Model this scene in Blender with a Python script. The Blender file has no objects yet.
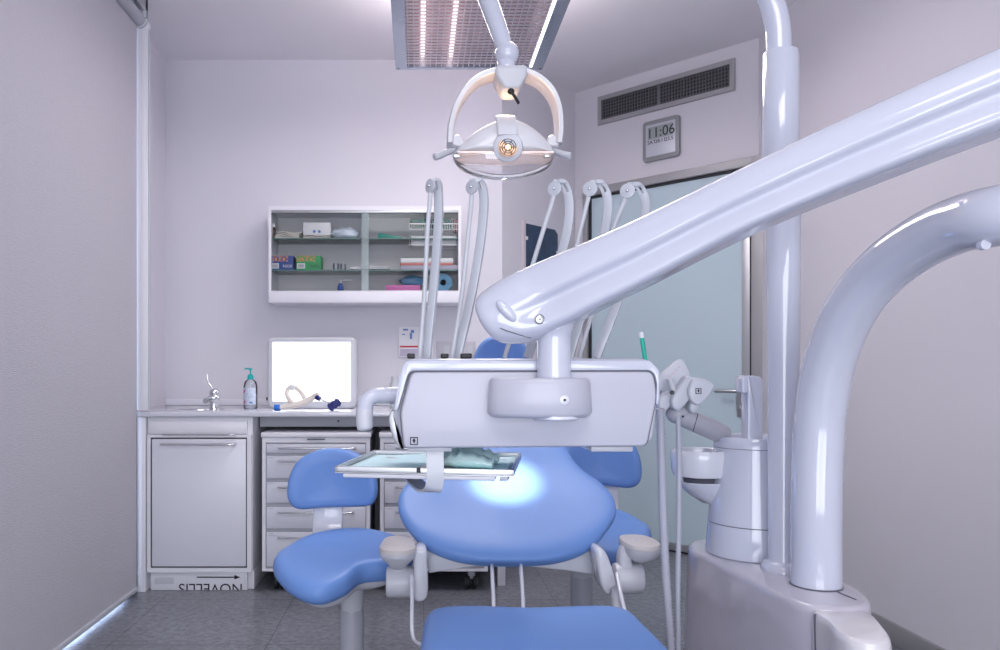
import bpy, bmesh, math, random
from mathutils import Vector, Matrix, Euler
random.seed(7)
scene = bpy.context.scene
COL = scene.collection
PI = math.pi
F, CX, CY, H = 780.0, 418.0, 375.0, 1.03      # focal (px), principal point, eye height

def P(px, py, Y):
    """point on the photograph's ray (px,py) at real depth Y"""
    return Vector(((px-CX)*Y/F, Y, H-(py-CY)*Y/F))
def S(n, Y): return n*Y/F                      # n pixels at depth Y -> metres

# ------------------------------------------------------------------ materials
MATS = {}
def mat(name, col, rough=.5, metal=0., coat=0., bump=0., bscale=80., var=0., vscale=6., emit=None, estr=0., trans=0., alpha=1., ior=1.45, sss=0., stretch=None):
    if name in MATS: return MATS[name]
    m = bpy.data.materials.new(name); m.use_nodes = True
    nt = m.node_tree; b = nt.nodes['Principled BSDF']
    b.inputs['Base Color'].default_value = (*col, 1)
    b.inputs['Roughness'].default_value = rough
    b.inputs['Metallic'].default_value = metal
    b.inputs['Coat Weight'].default_value = coat
    b.inputs['Coat Roughness'].default_value = .06
    b.inputs['IOR'].default_value = ior
    b.inputs['Transmission Weight'].default_value = trans
    b.inputs['Alpha'].default_value = alpha
    if emit: 
        b.inputs['Emission Color'].default_value = (*emit, 1); b.inputs['Emission Strength'].default_value = estr
    tc = nt.nodes.new('ShaderNodeTexCoord')
    src = tc.outputs['Object']
    if stretch:
        mp = nt.nodes.new('ShaderNodeMapping'); mp.inputs['Scale'].default_value = stretch
        nt.links.new(src, mp.inputs['Vector']); src = mp.outputs['Vector']
    v = var if var else .015
    n = nt.nodes.new('ShaderNodeTexNoise'); n.inputs['Scale'].default_value = vscale; n.inputs['Detail'].default_value = 4
    nt.links.new(src, n.inputs['Vector'])
    mx = nt.nodes.new('ShaderNodeMixRGB'); mx.blend_type = 'MIX'
    mx.inputs[1].default_value = (*[max(0, c*(1-v)) for c in col], 1)
    mx.inputs[2].default_value = (*[min(1, c*(1+v)) for c in col], 1)
    nt.links.new(n.outputs['Fac'], mx.inputs[0]); nt.links.new(mx.outputs[0], b.inputs['Base Color'])
    if bump:
        n2 = nt.nodes.new('ShaderNodeTexNoise'); n2.inputs['Scale'].default_value = bscale; n2.inputs['Detail'].default_value = 3
        nt.links.new(src, n2.inputs['Vector'])
        bp = nt.nodes.new('ShaderNodeBump'); bp.inputs['Strength'].default_value = bump; bp.inputs['Distance'].default_value = .002
        nt.links.new(n2.outputs['Fac'], bp.inputs['Height']); nt.links.new(bp.outputs[0], b.inputs['Normal'])
    MATS[name] = m
    return m

WALL = mat('wall_paint', (.65,.635,.68), .75, bump=.25, bscale=260, var=.012, vscale=2)
WALLW = mat('wall_paint_white', (.69,.68,.735), .7, bump=.25, bscale=260, var=.012, vscale=2)
CEIL = mat('ceiling_paint', (.80,.78,.82), .8, bump=.1, bscale=200)
WHITE = mat('white_lacquer', (.64,.65,.71), .16, coat=.6)
PANEL = mat('satin_panel', (.47,.475,.545), .33, coat=.15)
ARMW = mat('arm_gloss_white', (.54,.56,.65), .10, coat=.8)
PLASTIC = mat('white_plastic', (.56,.57,.62), .3)
WHIP = mat('whip_grey', (.47,.49,.54), .25, coat=.3)
WARMP = mat('grey_beige_plastic', (.60,.57,.56), .45)
BODYG = mat('unit_body_gloss', (.47,.45,.51), .12, coat=.7)
GREYP = mat('grey_plastic', (.40,.41,.46), .35)
MIDG = mat('mid_grey_plastic', (.52,.54,.58), .3)
LACQ = mat('furniture_white', (.78,.78,.83), .35, coat=.1)
LACQ2 = mat('furniture_door', (.72,.73,.80), .38, coat=.1)
SIDE = mat('furniture_side', (.50,.51,.56), .4)
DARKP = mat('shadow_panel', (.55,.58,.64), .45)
DARK = mat('dark_gap', (.02,.02,.025), .6)
BLACK = mat('black_rubber', (.015,.016,.02), .45)
CHROME = mat('chrome', (.75,.76,.78), .12, metal=1)
STEEL = mat('brushed_steel', (.55,.56,.58), .32, metal=1)
ALU = mat('aluminium', (.50,.51,.53), .4, metal=.8)
FRAMEG = mat('frame_grey', (.36,.36,.37), .45, metal=.3)
BLUE = mat('blue_upholstery', (.15,.29,.64), .48, bump=.12, bscale=500, coat=.04)
BLUED = mat('blue_upholstery_deep', (.11,.23,.60), .36, bump=.12, bscale=500, coat=.1)
SEAM = mat('seam_grey', (.12,.12,.15), .5)
PAPER = mat('paper_white', (.80,.80,.82), .8)
CLOTH = mat('folded_cloth', (.62,.58,.52), .9, var=.05)
BAG = mat('plastic_bag', (.62,.70,.80), .3, var=.15, vscale=30)
BROWN = mat('brown_glass', (.06,.025,.015), .15)
GREEN = mat('green_plastic', (.02,.25,.19), .4)
GREENB = mat('green_box', (.04,.36,.12), .5)
NAVYB = mat('navy_box', (.03,.07,.28), .5)
ORANGE = mat('orange_print', (.72,.30,.12), .5)
PINKB = mat('pink_box', (.62,.16,.42), .5)
REDB = mat('coral_lid', (.80,.24,.20), .4)
BLUEL = mat('blue_liquid', (.03,.09,.36), .2)
BLUEBAG = mat('blue_film', (.08,.25,.42), .3, var=.2, vscale=20)
TEAL = mat('teal_plastic', (.0,.42,.42), .35)
TURQ = mat('turquoise_paper', (.68,.95,1.0), .7)
TURQF = mat('turquoise_film', (.72,1,.96), .3, alpha=.95, var=.1, vscale=40)
SUCT = mat('green_suction', (.0,.45,.33), .3)
CREAM = mat('cream_plastic', (.72,.66,.60), .4)
BLUEC = mat('blue_cap', (.02,.17,.62), .35)
NAVY = mat('navy_knob', (.015,.02,.16), .35)
XRAY = mat('xray_film', (.02,.045,.10), .12, var=.5, vscale=14)
INK = mat('ink', (.015,.015,.03), .6)
LCD = mat('lcd_green_grey', (.30,.34,.33), .3)
CLOCKG = mat('clock_grey', (.27,.28,.29), .4)
SILV = mat('clock_face', (.52,.54,.60), .35, metal=.2)
REDI = mat('red_print', (.55,.05,.08), .6)
BLUEI = mat('blue_print', (.10,.20,.50), .6)
SCREEN = mat('viewer_screen', (.9,.95,1), .4, emit=(.93,.97,1), estr=1.6)
TUBE = mat('fluorescent_tube', (.9,.9,.9), .4, emit=(1,.80,.78), estr=1.3)
TUBEW = mat('lit_tube_white', (.9,.9,.9), .4, emit=(.95,.97,1), estr=2.2)
REFL = mat('reflector_blotches', (.50,.33,.36), .3, metal=.3, var=.7, vscale=5, stretch=(4,.7,1))  # strong stretched noise paints bright blotches of reflected light
LOUV = mat('louver_metal', (.82,.78,.84), .3, metal=.5)
BULB = mat('halogen_glow', (1,.8,.6), .3, emit=(1,.62,.33), estr=1.6)
WARMIN = mat('lamp_white', (.62,.62,.65), .28, coat=.3)
HOSE = mat('hose_grey', (.42,.43,.50), .4)
BLIND = mat('blind_fabric', (.50,.49,.535), .85, bump=1.0, bscale=45, var=.09, vscale=40, stretch=(1,1.2,9))

def glassy(name, col, fac, rough=.03, ior=1.45):
    m = bpy.data.materials.new(name); m.use_nodes = True
    nt = m.node_tree; nt.nodes.clear()
    o = nt.nodes.new('ShaderNodeOutputMaterial'); t = nt.nodes.new('ShaderNodeBsdfTransparent'); g = nt.nodes.new('ShaderNodeBsdfGlossy')
    t.inputs[0].default_value = (*col, 1); g.inputs['Roughness'].default_value = rough
    mx = nt.nodes.new('ShaderNodeMixShader'); fr = nt.nodes.new('ShaderNodeFresnel'); fr.inputs[0].default_value = ior
    ad = nt.nodes.new('ShaderNodeMath'); ad.operation = 'ADD'; ad.inputs[1].default_value = fac
    nt.links.new(fr.outputs[0], ad.inputs[0]); nt.links.new(ad.outputs[0], mx.inputs[0])
    nt.links.new(t.outputs[0], mx.inputs[1]); nt.links.new(g.outputs[0], mx.inputs[2]); nt.links.new(mx.outputs[0], o.inputs[0])
    return m
GLASS = glassy('clear_glass', (.97,.98,.98), .0, .03, 1.25)
SHIELD = glassy('clear_shield', (.985,.98,.99), .06)
SHELFG = glassy('green_glass', (.72,.88,.84), .03)
CLEARB = glassy('clear_bottle', (.95,.97,.99), .03, .03, 1.3)
FILM = glassy('crinkled_film', (.90,.92,.97), .16, .15)

def frosted():
    m = mat('frosted_glass', (.52,.65,.71), .22, coat=.3, var=.04, vscale=1.2)
    return m
FROST = frosted()

def floor_mat():
    m = bpy.data.materials.new('vinyl_floor'); m.use_nodes = True
    nt = m.node_tree; b = nt.nodes['Principled BSDF']; L = nt.links.new
    tc = nt.nodes.new('ShaderNodeTexCoord')
    mp = nt.nodes.new('ShaderNodeMapping'); mp.inputs['Location'].default_value = (.10,.12,0)
    L(tc.outputs['Object'], mp.inputs['Vector'])
    n1 = nt.nodes.new('ShaderNodeTexNoise'); n1.inputs['Scale'].default_value = 38; n1.inputs['Detail'].default_value = 7; n1.inputs['Roughness'].default_value = .7
    n2 = nt.nodes.new('ShaderNodeTexNoise'); n2.inputs['Scale'].default_value = 5; n2.inputs['Detail'].default_value = 3
    L(tc.outputs['Object'], n1.inputs['Vector']); L(tc.outputs['Object'], n2.inputs['Vector'])
    r = nt.nodes.new('ShaderNodeValToRGB'); r.color_ramp.elements[0].position = .36; r.color_ramp.elements[0].color = (.14,.15,.18,1)
    r.color_ramp.elements[1].position = .66; r.color_ramp.elements[1].color = (.33,.34,.375,1)
    L(n1.outputs['Fac'], r.inputs[0])
    m2 = nt.nodes.new('ShaderNodeMixRGB'); m2.blend_type = 'MULTIPLY'; m2.inputs[0].default_value = .35
    L(r.outputs[0], m2.inputs[1]); L(n2.outputs['Fac'], m2.inputs[2])
    br = nt.nodes.new('ShaderNodeTexBrick'); br.offset = 0.0; br.inputs['Scale'].default_value = 1
    br.inputs['Brick Width'].default_value = .6; br.inputs['Row Height'].default_value = .6
    br.inputs['Mortar Size'].default_value = .0022; br.inputs['Mortar Smooth'].default_value = .1
    br.inputs['Color1'].default_value = (1,1,1,1); br.inputs['Color2'].default_value = (.94,.94,.95,1); br.inputs['Mortar'].default_value = (.4,.4,.42,1)
    L(mp.outputs[0], br.inputs['Vector'])
    m3 = nt.nodes.new('ShaderNodeMixRGB'); m3.blend_type = 'MULTIPLY'; m3.inputs[0].default_value = 1
    L(m2.outputs[0], m3.inputs[1]); L(br.outputs['Color'], m3.inputs[2]); L(m3.outputs[0], b.inputs['Base Color'])
    b.inputs['Roughness'].default_value = .3
    return m
FLOOR = floor_mat()

# ------------------------------------------------------------------ mesh helpers
def BM(): return bmesh.new()
def merge(bm, tmp):
    me = bpy.data.meshes.new('tmp'); tmp.to_mesh(me); tmp.free(); bm.from_mesh(me); bpy.data.meshes.remove(me)
    return bm
def rbox(bm, c, size, r=0., seg=2, rot=None):
    t = BM(); bmesh.ops.create_cube(t, size=1)
    for v in t.verts: v.co = Vector((v.co.x*size[0], v.co.y*size[1], v.co.z*size[2]))
    if r: bmesh.ops.bevel(t, geom=t.edges[:], offset=min(r, min(size)*.49), segments=seg, profile=.5, affect='EDGES')
    M = Matrix.Translation(c) @ (rot.to_matrix().to_4x4() if rot else Matrix())
    t.transform(M); return merge(bm, t)
def box2(bm, a, b, r=0., seg=2):
    c = [(a[i]+b[i])/2 for i in range(3)]; s = [abs(b[i]-a[i]) for i in range(3)]
    return rbox(bm, Vector(c), s, r, seg)
def prism(bm, pts, mapf, d0, d1, bevel=0., seg=2):
    """outline pts (2D) -> solid between d0 and d1, edges rounded by insetting; mapf(a,b,d) gives the 3D point"""
    q = []
    for p in pts:
        if not q or (abs(p[0]-q[-1][0])+abs(p[1]-q[-1][1])) > 1e-6: q.append(tuple(p))
    if abs(q[0][0]-q[-1][0])+abs(q[0][1]-q[-1][1]) < 1e-6: q.pop()
    n = len(q)
    if not bevel: return rings(bm, [[mapf(a, b, d0) for a, b in q], [mapf(a, b, d1) for a, b in q]])
    e = 1e-3*max(abs(q[0][0]), 1)
    unit = (mapf(q[0][0]+e, q[0][1], d0)-mapf(q[0][0], q[0][1], d0)).length/e      # metres per outline unit
    ar = sum(q[i][0]*q[(i+1) % n][1]-q[(i+1) % n][0]*q[i][1] for i in range(n)); sg = 1 if ar > 0 else -1
    N = []
    for i in range(n):
        a = Vector(q[i])-Vector(q[i-1]); b = Vector(q[(i+1) % n])-Vector(q[i]); a.normalize(); b.normalize()
        t = a+b; t = t.normalized() if t.length > 1e-6 else b
        nn = Vector((-t.y, t.x))*sg; k = max(.5, nn.dot(Vector((-a.y, a.x))*sg)); N.append(nn/k)
    def ring(ins, d): return [mapf(q[i][0]+N[i].x*ins/unit, q[i][1]+N[i].y*ins/unit, d) for i in range(n)]
    sd = 1 if d1 > d0 else -1; bevel = min(bevel, abs(d1-d0)*.49); R = []
    for k in range(seg+1):
        t = PI/2*k/seg; R.append(ring(bevel*(1-math.sin(t)), d0+sd*bevel*(1-math.cos(t))))
    for k in range(seg+1):
        t = PI/2*k/seg; R.append(ring(bevel*(1-math.cos(t)), d1-sd*bevel*(1-math.sin(t))))
    return rings(bm, R)
def rframe(bm, mapf, a0, a1, b0, b1, w, d0, d1):
    """mitred rectangular frame; w = (left, right, bottom, top)"""
    O = [(a0,b0),(a1,b0),(a1,b1),(a0,b1)]; I = [(a0+w[0],b0+w[2]),(a1-w[1],b0+w[2]),(a1-w[1],b1-w[3]),(a0+w[0],b1-w[3])]
    e = min(w)*.12; E = [(a0+e,b0+e),(a1-e,b0+e),(a1-e,b1-e),(a0+e,b1-e)]; ed = math.copysign(min(e, abs(d1-d0)*.4), d1-d0)
    return rings(bm, [[mapf(*p, d0) for p in O], [mapf(*p, d1-ed) for p in O], [mapf(*p, d1) for p in E], [mapf(*p, d1) for p in I], [mapf(*p, d0) for p in I], [mapf(*p, d0) for p in O]], False)
def rings(bm, R, close_ends=True, ring_closed=True):
    """list of rings of points -> skin"""
    t = BM(); V = [[t.verts.new(p) for p in r] for r in R]; n = len(R[0])
    for i in range(len(R)-1):
        for j in range(n if ring_closed else n-1):
            k = (j+1) % n
            t.faces.new((V[i][j], V[i][k], V[i+1][k], V[i+1][j]))
    if close_ends: t.faces.new(V[0][::-1]); t.faces.new(V[-1])
    bmesh.ops.recalc_face_normals(t, faces=t.faces)
    return merge(bm, t)
def _seg(p0, p1, p2, p3, n):
    """centripetal Catmull-Rom between p1 and p2"""
    D = lambda a, b: max(math.dist(a, b), 1e-6)**.5
    t0 = 0; t1 = t0+D(p0, p1); t2 = t1+D(p1, p2); t3 = t2+D(p2, p3); out = []
    mixp = lambda a, b, ta, tb, t: tuple(x*(tb-t)/(tb-ta)+y*(t-ta)/(tb-ta) for x, y in zip(a, b))
    for k in range(n):
        t = t1+(t2-t1)*k/n
        A1 = mixp(p0, p1, t0, t1, t); A2 = mixp(p1, p2, t1, t2, t); A3 = mixp(p2, p3, t2, t3, t)
        B1 = mixp(A1, A2, t0, t2, t); B2 = mixp(A2, A3, t1, t3, t); out.append(mixp(B1, B2, t1, t2, t))
    return out
def cr(pts, n=6):
    """smooth curve through points (any dimension tuples)"""
    pts = [tuple(p) for p in pts]; out = []
    E = [tuple(2*a-b for a, b in zip(pts[0], pts[1]))]+pts+[tuple(2*a-b for a, b in zip(pts[-1], pts[-2]))]
    for i in range(1, len(E)-2): out += _seg(*E[i-1:i+3], n)
    out.append(pts[-1]); return out
def crc(pts, n=5):
    m = len(pts); out = []
    for i in range(m): out += _seg(*(tuple(pts[(i+k-1) % m]) for k in range(4)), n)
    return out
def rounded(pts, r, n=4):
    """polygon with arced corners; r one radius or one per point"""
    out = []; m = len(pts)
    for i in range(m):
        p = Vector(pts[i]); a = Vector(pts[i-1])-p; b = Vector(pts[(i+1) % m])-p; rr = r[i] if isinstance(r, (list, tuple)) else r
        rr = min(rr, a.length*.45, b.length*.45); A = p+a.normalized()*rr; B = p+b.normalized()*rr
        for k in range(n+1):
            t = k/n; q = A*(1-t)**2+p*2*t*(1-t)+B*t*t; out.append((q.x, q.y))
    return out
def sweep(bm, path, section, ref=Vector((0,0,1)), scale=None):
    """section: (a,b) with a along ref (made orthogonal to path), b = t x a"""
    path = [Vector(p) for p in path]; R = []
    for i, p in enumerate(path):
        t = (path[min(i+1, len(path)-1)]-path[max(i-1, 0)]).normalized()
        a = (ref - t*ref.dot(t)).normalized(); b = t.cross(a)
        s = scale[i] if scale else 1
        sa, sb = s if isinstance(s, (tuple, list)) else (s, s)
        R.append([p+a*x*sa+b*y*sb for x, y in section])
    return rings(bm, R)
def circ(r, n=16, r2=None): return [(r*math.cos(2*PI*i/n), (r2 or r)*math.sin(2*PI*i/n)) for i in range(n)]
def tube(bm, path, r, n=14, rl=None):
    path = [Vector(p) for p in path]
    t = (path[1]-path[0]).normalized(); a = t.orthogonal().normalized(); R = []
    for i, p in enumerate(path):
        t2 = (path[min(i+1, len(path)-1)]-path[max(i-1, 0)]).normalized()
        a = (a - t2*a.dot(t2)).normalized(); b = t2.cross(a)
        rr = rl[i] if rl else r
        R.append([p+a*rr*math.cos(2*PI*k/n)+b*rr*math.sin(2*PI*k/n) for k in range(n)])
    return rings(bm, R)
def lathe(bm, prof, c, n=32, axis=Vector((0,0,1))):
    """prof: (radius, height) along axis from c"""
    q = Vector((0,0,1)).rotation_difference(axis.normalized()); R = []
    for r, h in prof:
        R.append([Vector(c)+q @ Vector((max(r,1e-4)*math.cos(2*PI*k/n), max(r,1e-4)*math.sin(2*PI*k/n), h)) for k in range(n)])
    return rings(bm, R)
def cyl(bm, p0, p1, r, n=20, bev=0.):
    p0 = Vector(p0); p1 = Vector(p1); L = (p1-p0).length
    pr = [(r, 0), (r, L)] if not bev else [(r-bev, 0), (r-bev*.3, bev*.3), (r, bev), (r, L-bev), (r-bev*.3, L-bev*.3), (r-bev, L)]
    return lathe(bm, pr, p0, n, p1-p0)
def ell(bm, c, rad, rot=None, nu=20, nv=12):
    t = BM(); bmesh.ops.create_uvsphere(t, u_segments=nu, v_segments=nv, radius=1)
    M = Matrix.Translation(c) @ (rot.to_matrix().to_4x4() if rot else Matrix()) @ Matrix.Diagonal((*rad, 1))
    t.transform(M); return merge(bm, t)
def puff(bm, outline, mapf, layers, c=None):
    """stack scaled outlines: layers = [(d, scale)]"""
    if c is None: c = (sum(p[0] for p in outline)/len(outline), sum(p[1] for p in outline)/len(outline))
    R = [[mapf(c[0]+(a-c[0])*s, c[1]+(b-c[1])*s, d) for a, b in outline] for d, s in layers]
    return rings(bm, R)
XZ = lambda a, b, d: Vector((a, d, b))
XY = lambda a, b, d: Vector((a, b, d))
YZ = lambda a, b, d: Vector((d, a, b))
def px_map(Y0):            # outline given in photo pixels on the plane Y0, extruded in real Y
    return lambda a, b, d: Vector(((a-CX)*Y0/F, d, H-(b-CY)*Y0/F))
def rrect(w, h, r, n=5, cx=0, cy=0):
    o = []
    for sx, sy, a0 in ((1,1,0), (-1,1,PI/2), (-1,-1,PI), (1,-1,1.5*PI)):
        for k in range(n+1):
            a = a0+k/n*PI/2; o.append((cx+sx*(w/2-r)+r*math.cos(a), cy+sy*(h/2-r)+r*math.sin(a)))
    return o
def text_bm(bm, body, size, M, extrude=.0006, align='LEFT', clip=None, bold=0.):
    cu = bpy.data.curves.new('t', 'FONT'); cu.body = body; cu.size = size; cu.extrude = extrude; cu.offset = bold; cu.align_x = align
    o = bpy.data.objects.new('t', cu); COL.objects.link(o)
    dg = bpy.context.evaluated_depsgraph_get(); me = bpy.data.meshes.new_from_object(o.evaluated_get(dg))
    bpy.data.objects.remove(o); bpy.data.curves.remove(cu)
    t = BM(); t.from_mesh(me); bpy.data.meshes.remove(me); t.transform(M)
    if clip:
        bmesh.ops.bisect_plane(t, geom=t.verts[:]+t.edges[:]+t.faces[:], plane_co=clip[0], plane_no=clip[1], clear_outer=True)
    return merge(bm, t)

WL = {}
def obj(name, bm, m, parent=None, smooth=38, sub=0):
    me = bpy.data.meshes.new(name)
    loc = Vector((0,0,0))
    if parent is None:
        lo = Vector([min(v.co[i] for v in bm.verts) for i in range(3)]); hi = Vector([max(v.co[i] for v in bm.verts) for i in range(3)])
        loc = Vector(((lo.x+hi.x)/2, (lo.y+hi.y)/2, lo.z)); bm.transform(Matrix.Translation(-loc))
    bm.to_mesh(me); bm.free(); me.materials.append(m)
    for p in me.polygons: p.use_smooth = True
    if not sub: me.set_sharp_from_angle(angle=math.radians(smooth))
    o = bpy.data.objects.new(name, me); COL.objects.link(o); o.location = loc; WL[o] = loc
    if parent is not None:
        o.parent = parent; o.matrix_parent_inverse = Matrix.Translation(-WL[parent]); WL[o] = Vector((0,0,0))
    if sub:
        md = o.modifiers.new('s', 'SUBSURF'); md.levels = sub; md.render_levels = sub
    return o
def tag(o, label=None, cat=None, group=None, kind=None):
    if label: o['label'] = label
    if cat: o['category'] = cat
    if group: o['group'] = group
    if kind: o['kind'] = kind
    return o
from mathutils.bvhtree import BVHTree
def surf(o, px, py):
    """where a part's real surface lies behind the photograph's point (px,py)"""
    me = o.data; t = BVHTree.FromPolygons([v.co.copy() for v in me.vertices], [tuple(p.vertices) for p in me.polygons])
    e = Vector((0,0,H)); hit = t.ray_cast(e, (P(px,py,1)-e).normalized()); return hit[0] if hit[0] else P(px,py,1.63)
def thing(name, label, cat, loc, group=None):
    o = bpy.data.objects.new(name, None); COL.objects.link(o); o.location = loc; o.empty_display_size = .05; WL[o] = Vector(loc)
    return tag(o, label, cat, group)
def structure(o, label=None):
    o['kind'] = 'structure'
    if label: o['label'] = label
    return o
def copy_tree(o, parent=None):
    c = o.copy(); COL.objects.link(c); WL[c] = WL[o].copy()
    if parent: c.parent = parent; c.matrix_parent_inverse = o.matrix_parent_inverse.copy()
    for ch in list(o.children): copy_tree(ch, c)
    return c

# ================================================================== ROOM
CEILZ = 2.84; YB = 4.48; XL = -1.45; XR = 1.83; YR = -1.7
structure(obj('floor', box2(BM(), (-1.75,-1.8,-.08), (2.0,5.6,0)), FLOOR), 'dark grey mottled vinyl floor')
structure(obj('ceiling', box2(BM(), (-1.75,-1.8,CEILZ), (2.0,5.6,CEILZ+.08)), CEIL), 'plain pale lilac-grey ceiling')
structure(obj('wall_back', box2(BM(), (XL-.1,YB,0), (.483,YB+.1,CEILZ)), WALLW), 'pale back wall behind the worktop')
bL = BM()                                             # left wall with tall window opening hidden by blind
box2(bL, (XL-.1,3.50,0), (XL,YB,CEILZ)); box2(bL, (XL-.1,YR,2.60), (XL,3.50,CEILZ)); box2(bL, (XL-.1,YR,0), (XL,-.1,2.60))
structure(obj('wall_left', bL, WALLW), 'left wall, mostly covered by the blind')
structure(obj('wall_right', box2(BM(), (XR,YR,0), (XR+.1,4.19,CEILZ)), WALL), 'bare right wall')
r2 = math.sqrt(.5)
WB = lambda t, z, n=0.: Vector((.483+r2*t+r2*n, YB+r2*t-r2*n, z))       # angled wall going back (n toward the room)
WD = lambda t, z, n=0.: Vector((1.01+r2*t-r2*n, 5.007-r2*t-r2*n, z))    # angled wall with the door
def wb_t(px): k = (px-CX)/F; return (YB*k-.483)/(r2*(1-k))
def wd_t(px): k = (px-CX)/F; return (5.007*k-1.01)/(r2*(1+k))
def wd_z(px, py): return P(px, py, WD(wd_t(px), 0).y).z
def wb_z(px, py): return P(px, py, WB(wb_t(px), 0).y).z
def slab(bm, f, t0, t1, z0, z1, n0, n1, bevel=0.):
    return prism(bm, [(t0,z0), (t1,z0), (t1,z1), (t0,z1)], lambda a, b, d: f(a, b, d), n0, n1, bevel)
structure(obj('wall_angled', slab(BM(), WB, 0, .745, 0, CEILZ, -.1, 0), WALL), 'narrow angled wall beside the door wall')
dt0, dt1 = wd_t(585), wd_t(765); dz1 = (wd_z(640,180)+wd_z(761,155))/2
bw = BM(); slab(bw, WD, -.02, dt0, 0, CEILZ, -.1, 0); slab(bw, WD, dt1, 1.17, 0, CEILZ, -.1, 0); slab(bw, WD, dt0, dt1, dz1, CEILZ, -.1, 0)
structure(obj('wall_door_side', bw, WALL), 'angled wall holding the glass door')
rw = BM(); box2(rw, (XL-.1,YR-.1,0), (XR+.1,YR,.2)); box2(rw, (XL-.1,YR-.1,1.95), (XR+.1,YR,CEILZ)); box2(rw, (XL-.1,YR-.1,.2), (-1.2,YR,1.95)); box2(rw, (1.5,YR-.1,.2), (XR+.1,YR,1.95))
structure(obj('wall_rear', rw, WALLW), 'wall behind the viewer with a wide opening added for light')
w2 = BM()
rframe(w2, XZ, -1.2, 1.5, .2, 1.95, (.05,.05,.05,.05), YR-.08, YR-.02); box2(w2, (.12,YR-.07,.25), (.18,YR-.03,1.90), .004)
w2o = structure(obj('added_rear_window', w2, PLASTIC), 'white frame of an added, unseen rear window')  # unseen window, added and sized to let light in from behind
structure(obj('baseboard_right', box2(BM(), (XR-.015,YR,0), (XR,4.18,.08), .003), FRAMEG), 'grey baseboard along the right wall')
structure(obj('baseboard_angled', slab(BM(), WB, 0, .72, 0, .08, 0, .015, .003), FRAMEG))
bd = BM(); slab(bd, WD, .0, dt0, 0, .08, 0, .012, .003); slab(bd, WD, dt1, 1.13, 0, .08, 0, .012, .003)
structure(obj('baseboard_door_side', bd, FRAMEG))
structure(obj('baseboard_back', box2(BM(), (XL,YB-.012,0), (.47,YB,.08), .003), FRAMEG))
tr_ = BM(); box2(tr_, (XL,3.56,0), (-1.345,3.60,CEILZ)); structure(obj('light_stop_1', tr_, WALLW), 'light stop added behind the far end of the blind')  # unseen box added to stop daylight leaking past the blind's end
tr_ = BM(); box2(tr_, (XL,-.7,2.745), (-1.30,3.64,CEILZ)); structure(obj('light_stop_2', tr_, CEIL), 'light stop added above the roller blind')  # hidden box added to keep light from leaking over the roller
# window behind the blind
w1 = BM()
for a, b in (((XL-.07,-.1,0),(XL-.02,-.04,2.6)), ((XL-.07,3.44,0),(XL-.02,3.5,2.6)), ((XL-.07,-.1,2.54),(XL-.02,3.5,2.6)), ((XL-.07,-.1,0),(XL-.02,3.5,.05)), ((XL-.07,1.67,0),(XL-.02,1.73,2.6))): box2(w1, a, b, .004)
structure(obj('window_1', w1, PLASTIC), 'window frame hidden behind the roller blind')
# door
door = thing('door_1', 'frosted glass door in a grey metal frame', None, WD((dt0+dt1)/2, 0)); door['kind'] = 'structure'
fw = .062
fb = BM(); slab(fb, WD, dt0, dt0+fw*.55, 0, dz1, -.03, .03, .004); slab(fb, WD, dt1-fw, dt1, 0, dz1, -.03, .03, .004); slab(fb, WD, dt0, dt1, dz1-fw*.8, dz1, -.03, .028, .004)
obj('door_frame', fb, FRAMEG, door)
gb = BM(); slab(gb, WD, dt0+fw*.55, dt0+fw*.55+.012, 0, dz1-fw*.8, -.02, .012); slab(gb, WD, dt1-fw-.014, dt1-fw, 0, dz1-fw*.8, -.02, .012); slab(gb, WD, dt0+.03, dt1-.05, dz1-fw*.8-.012, dz1-fw*.8, -.02, .012)
slab(gb, WD, dt0+.02, dt1-.05, .0, .012, -.02, .0)
obj('rubber_seal', gb, DARK, door)
pt0, pt1 = dt0+fw*.55+.014, dt1-fw-.016
obj('glass_pane', slab(BM(), WD, pt0, pt1, .052, dz1-fw*.8-.014, -.012, -.002), FROST, door)
rb = BM(); slab(rb, WD, pt0, pt1, .012, .054, -.018, .006, .003); slab(rb, WD, pt1-.045, pt1-.001, .054, dz1-fw*.8-.014, -.018, .004, .002)
obj('bottom_rail', rb, ALU, door)
ht = wd_t(738); hz = wd_z(738,391)
obj('lock_plate', slab(BM(), WD, ht-.002, ht+.055, hz-.14, hz+.085, .004, .014, .003), STEEL, door)
hb = BM(); cyl(hb, WD(ht+.026,hz,.012), WD(ht+.026,hz,.062), .011); tube(hb, cr([WD(ht+.026,hz,.058), WD(ht+.0,hz,.062), WD(ht-.10,hz,.062)], 4), .010)
obj('door_handle', hb, STEEL, door)
kb = BM(); cyl(kb, WD(ht+.026,hz-.085,.012), WD(ht+.026,hz-.085,.022), .012); obj('keyhole', kb, CHROME, door)

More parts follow.
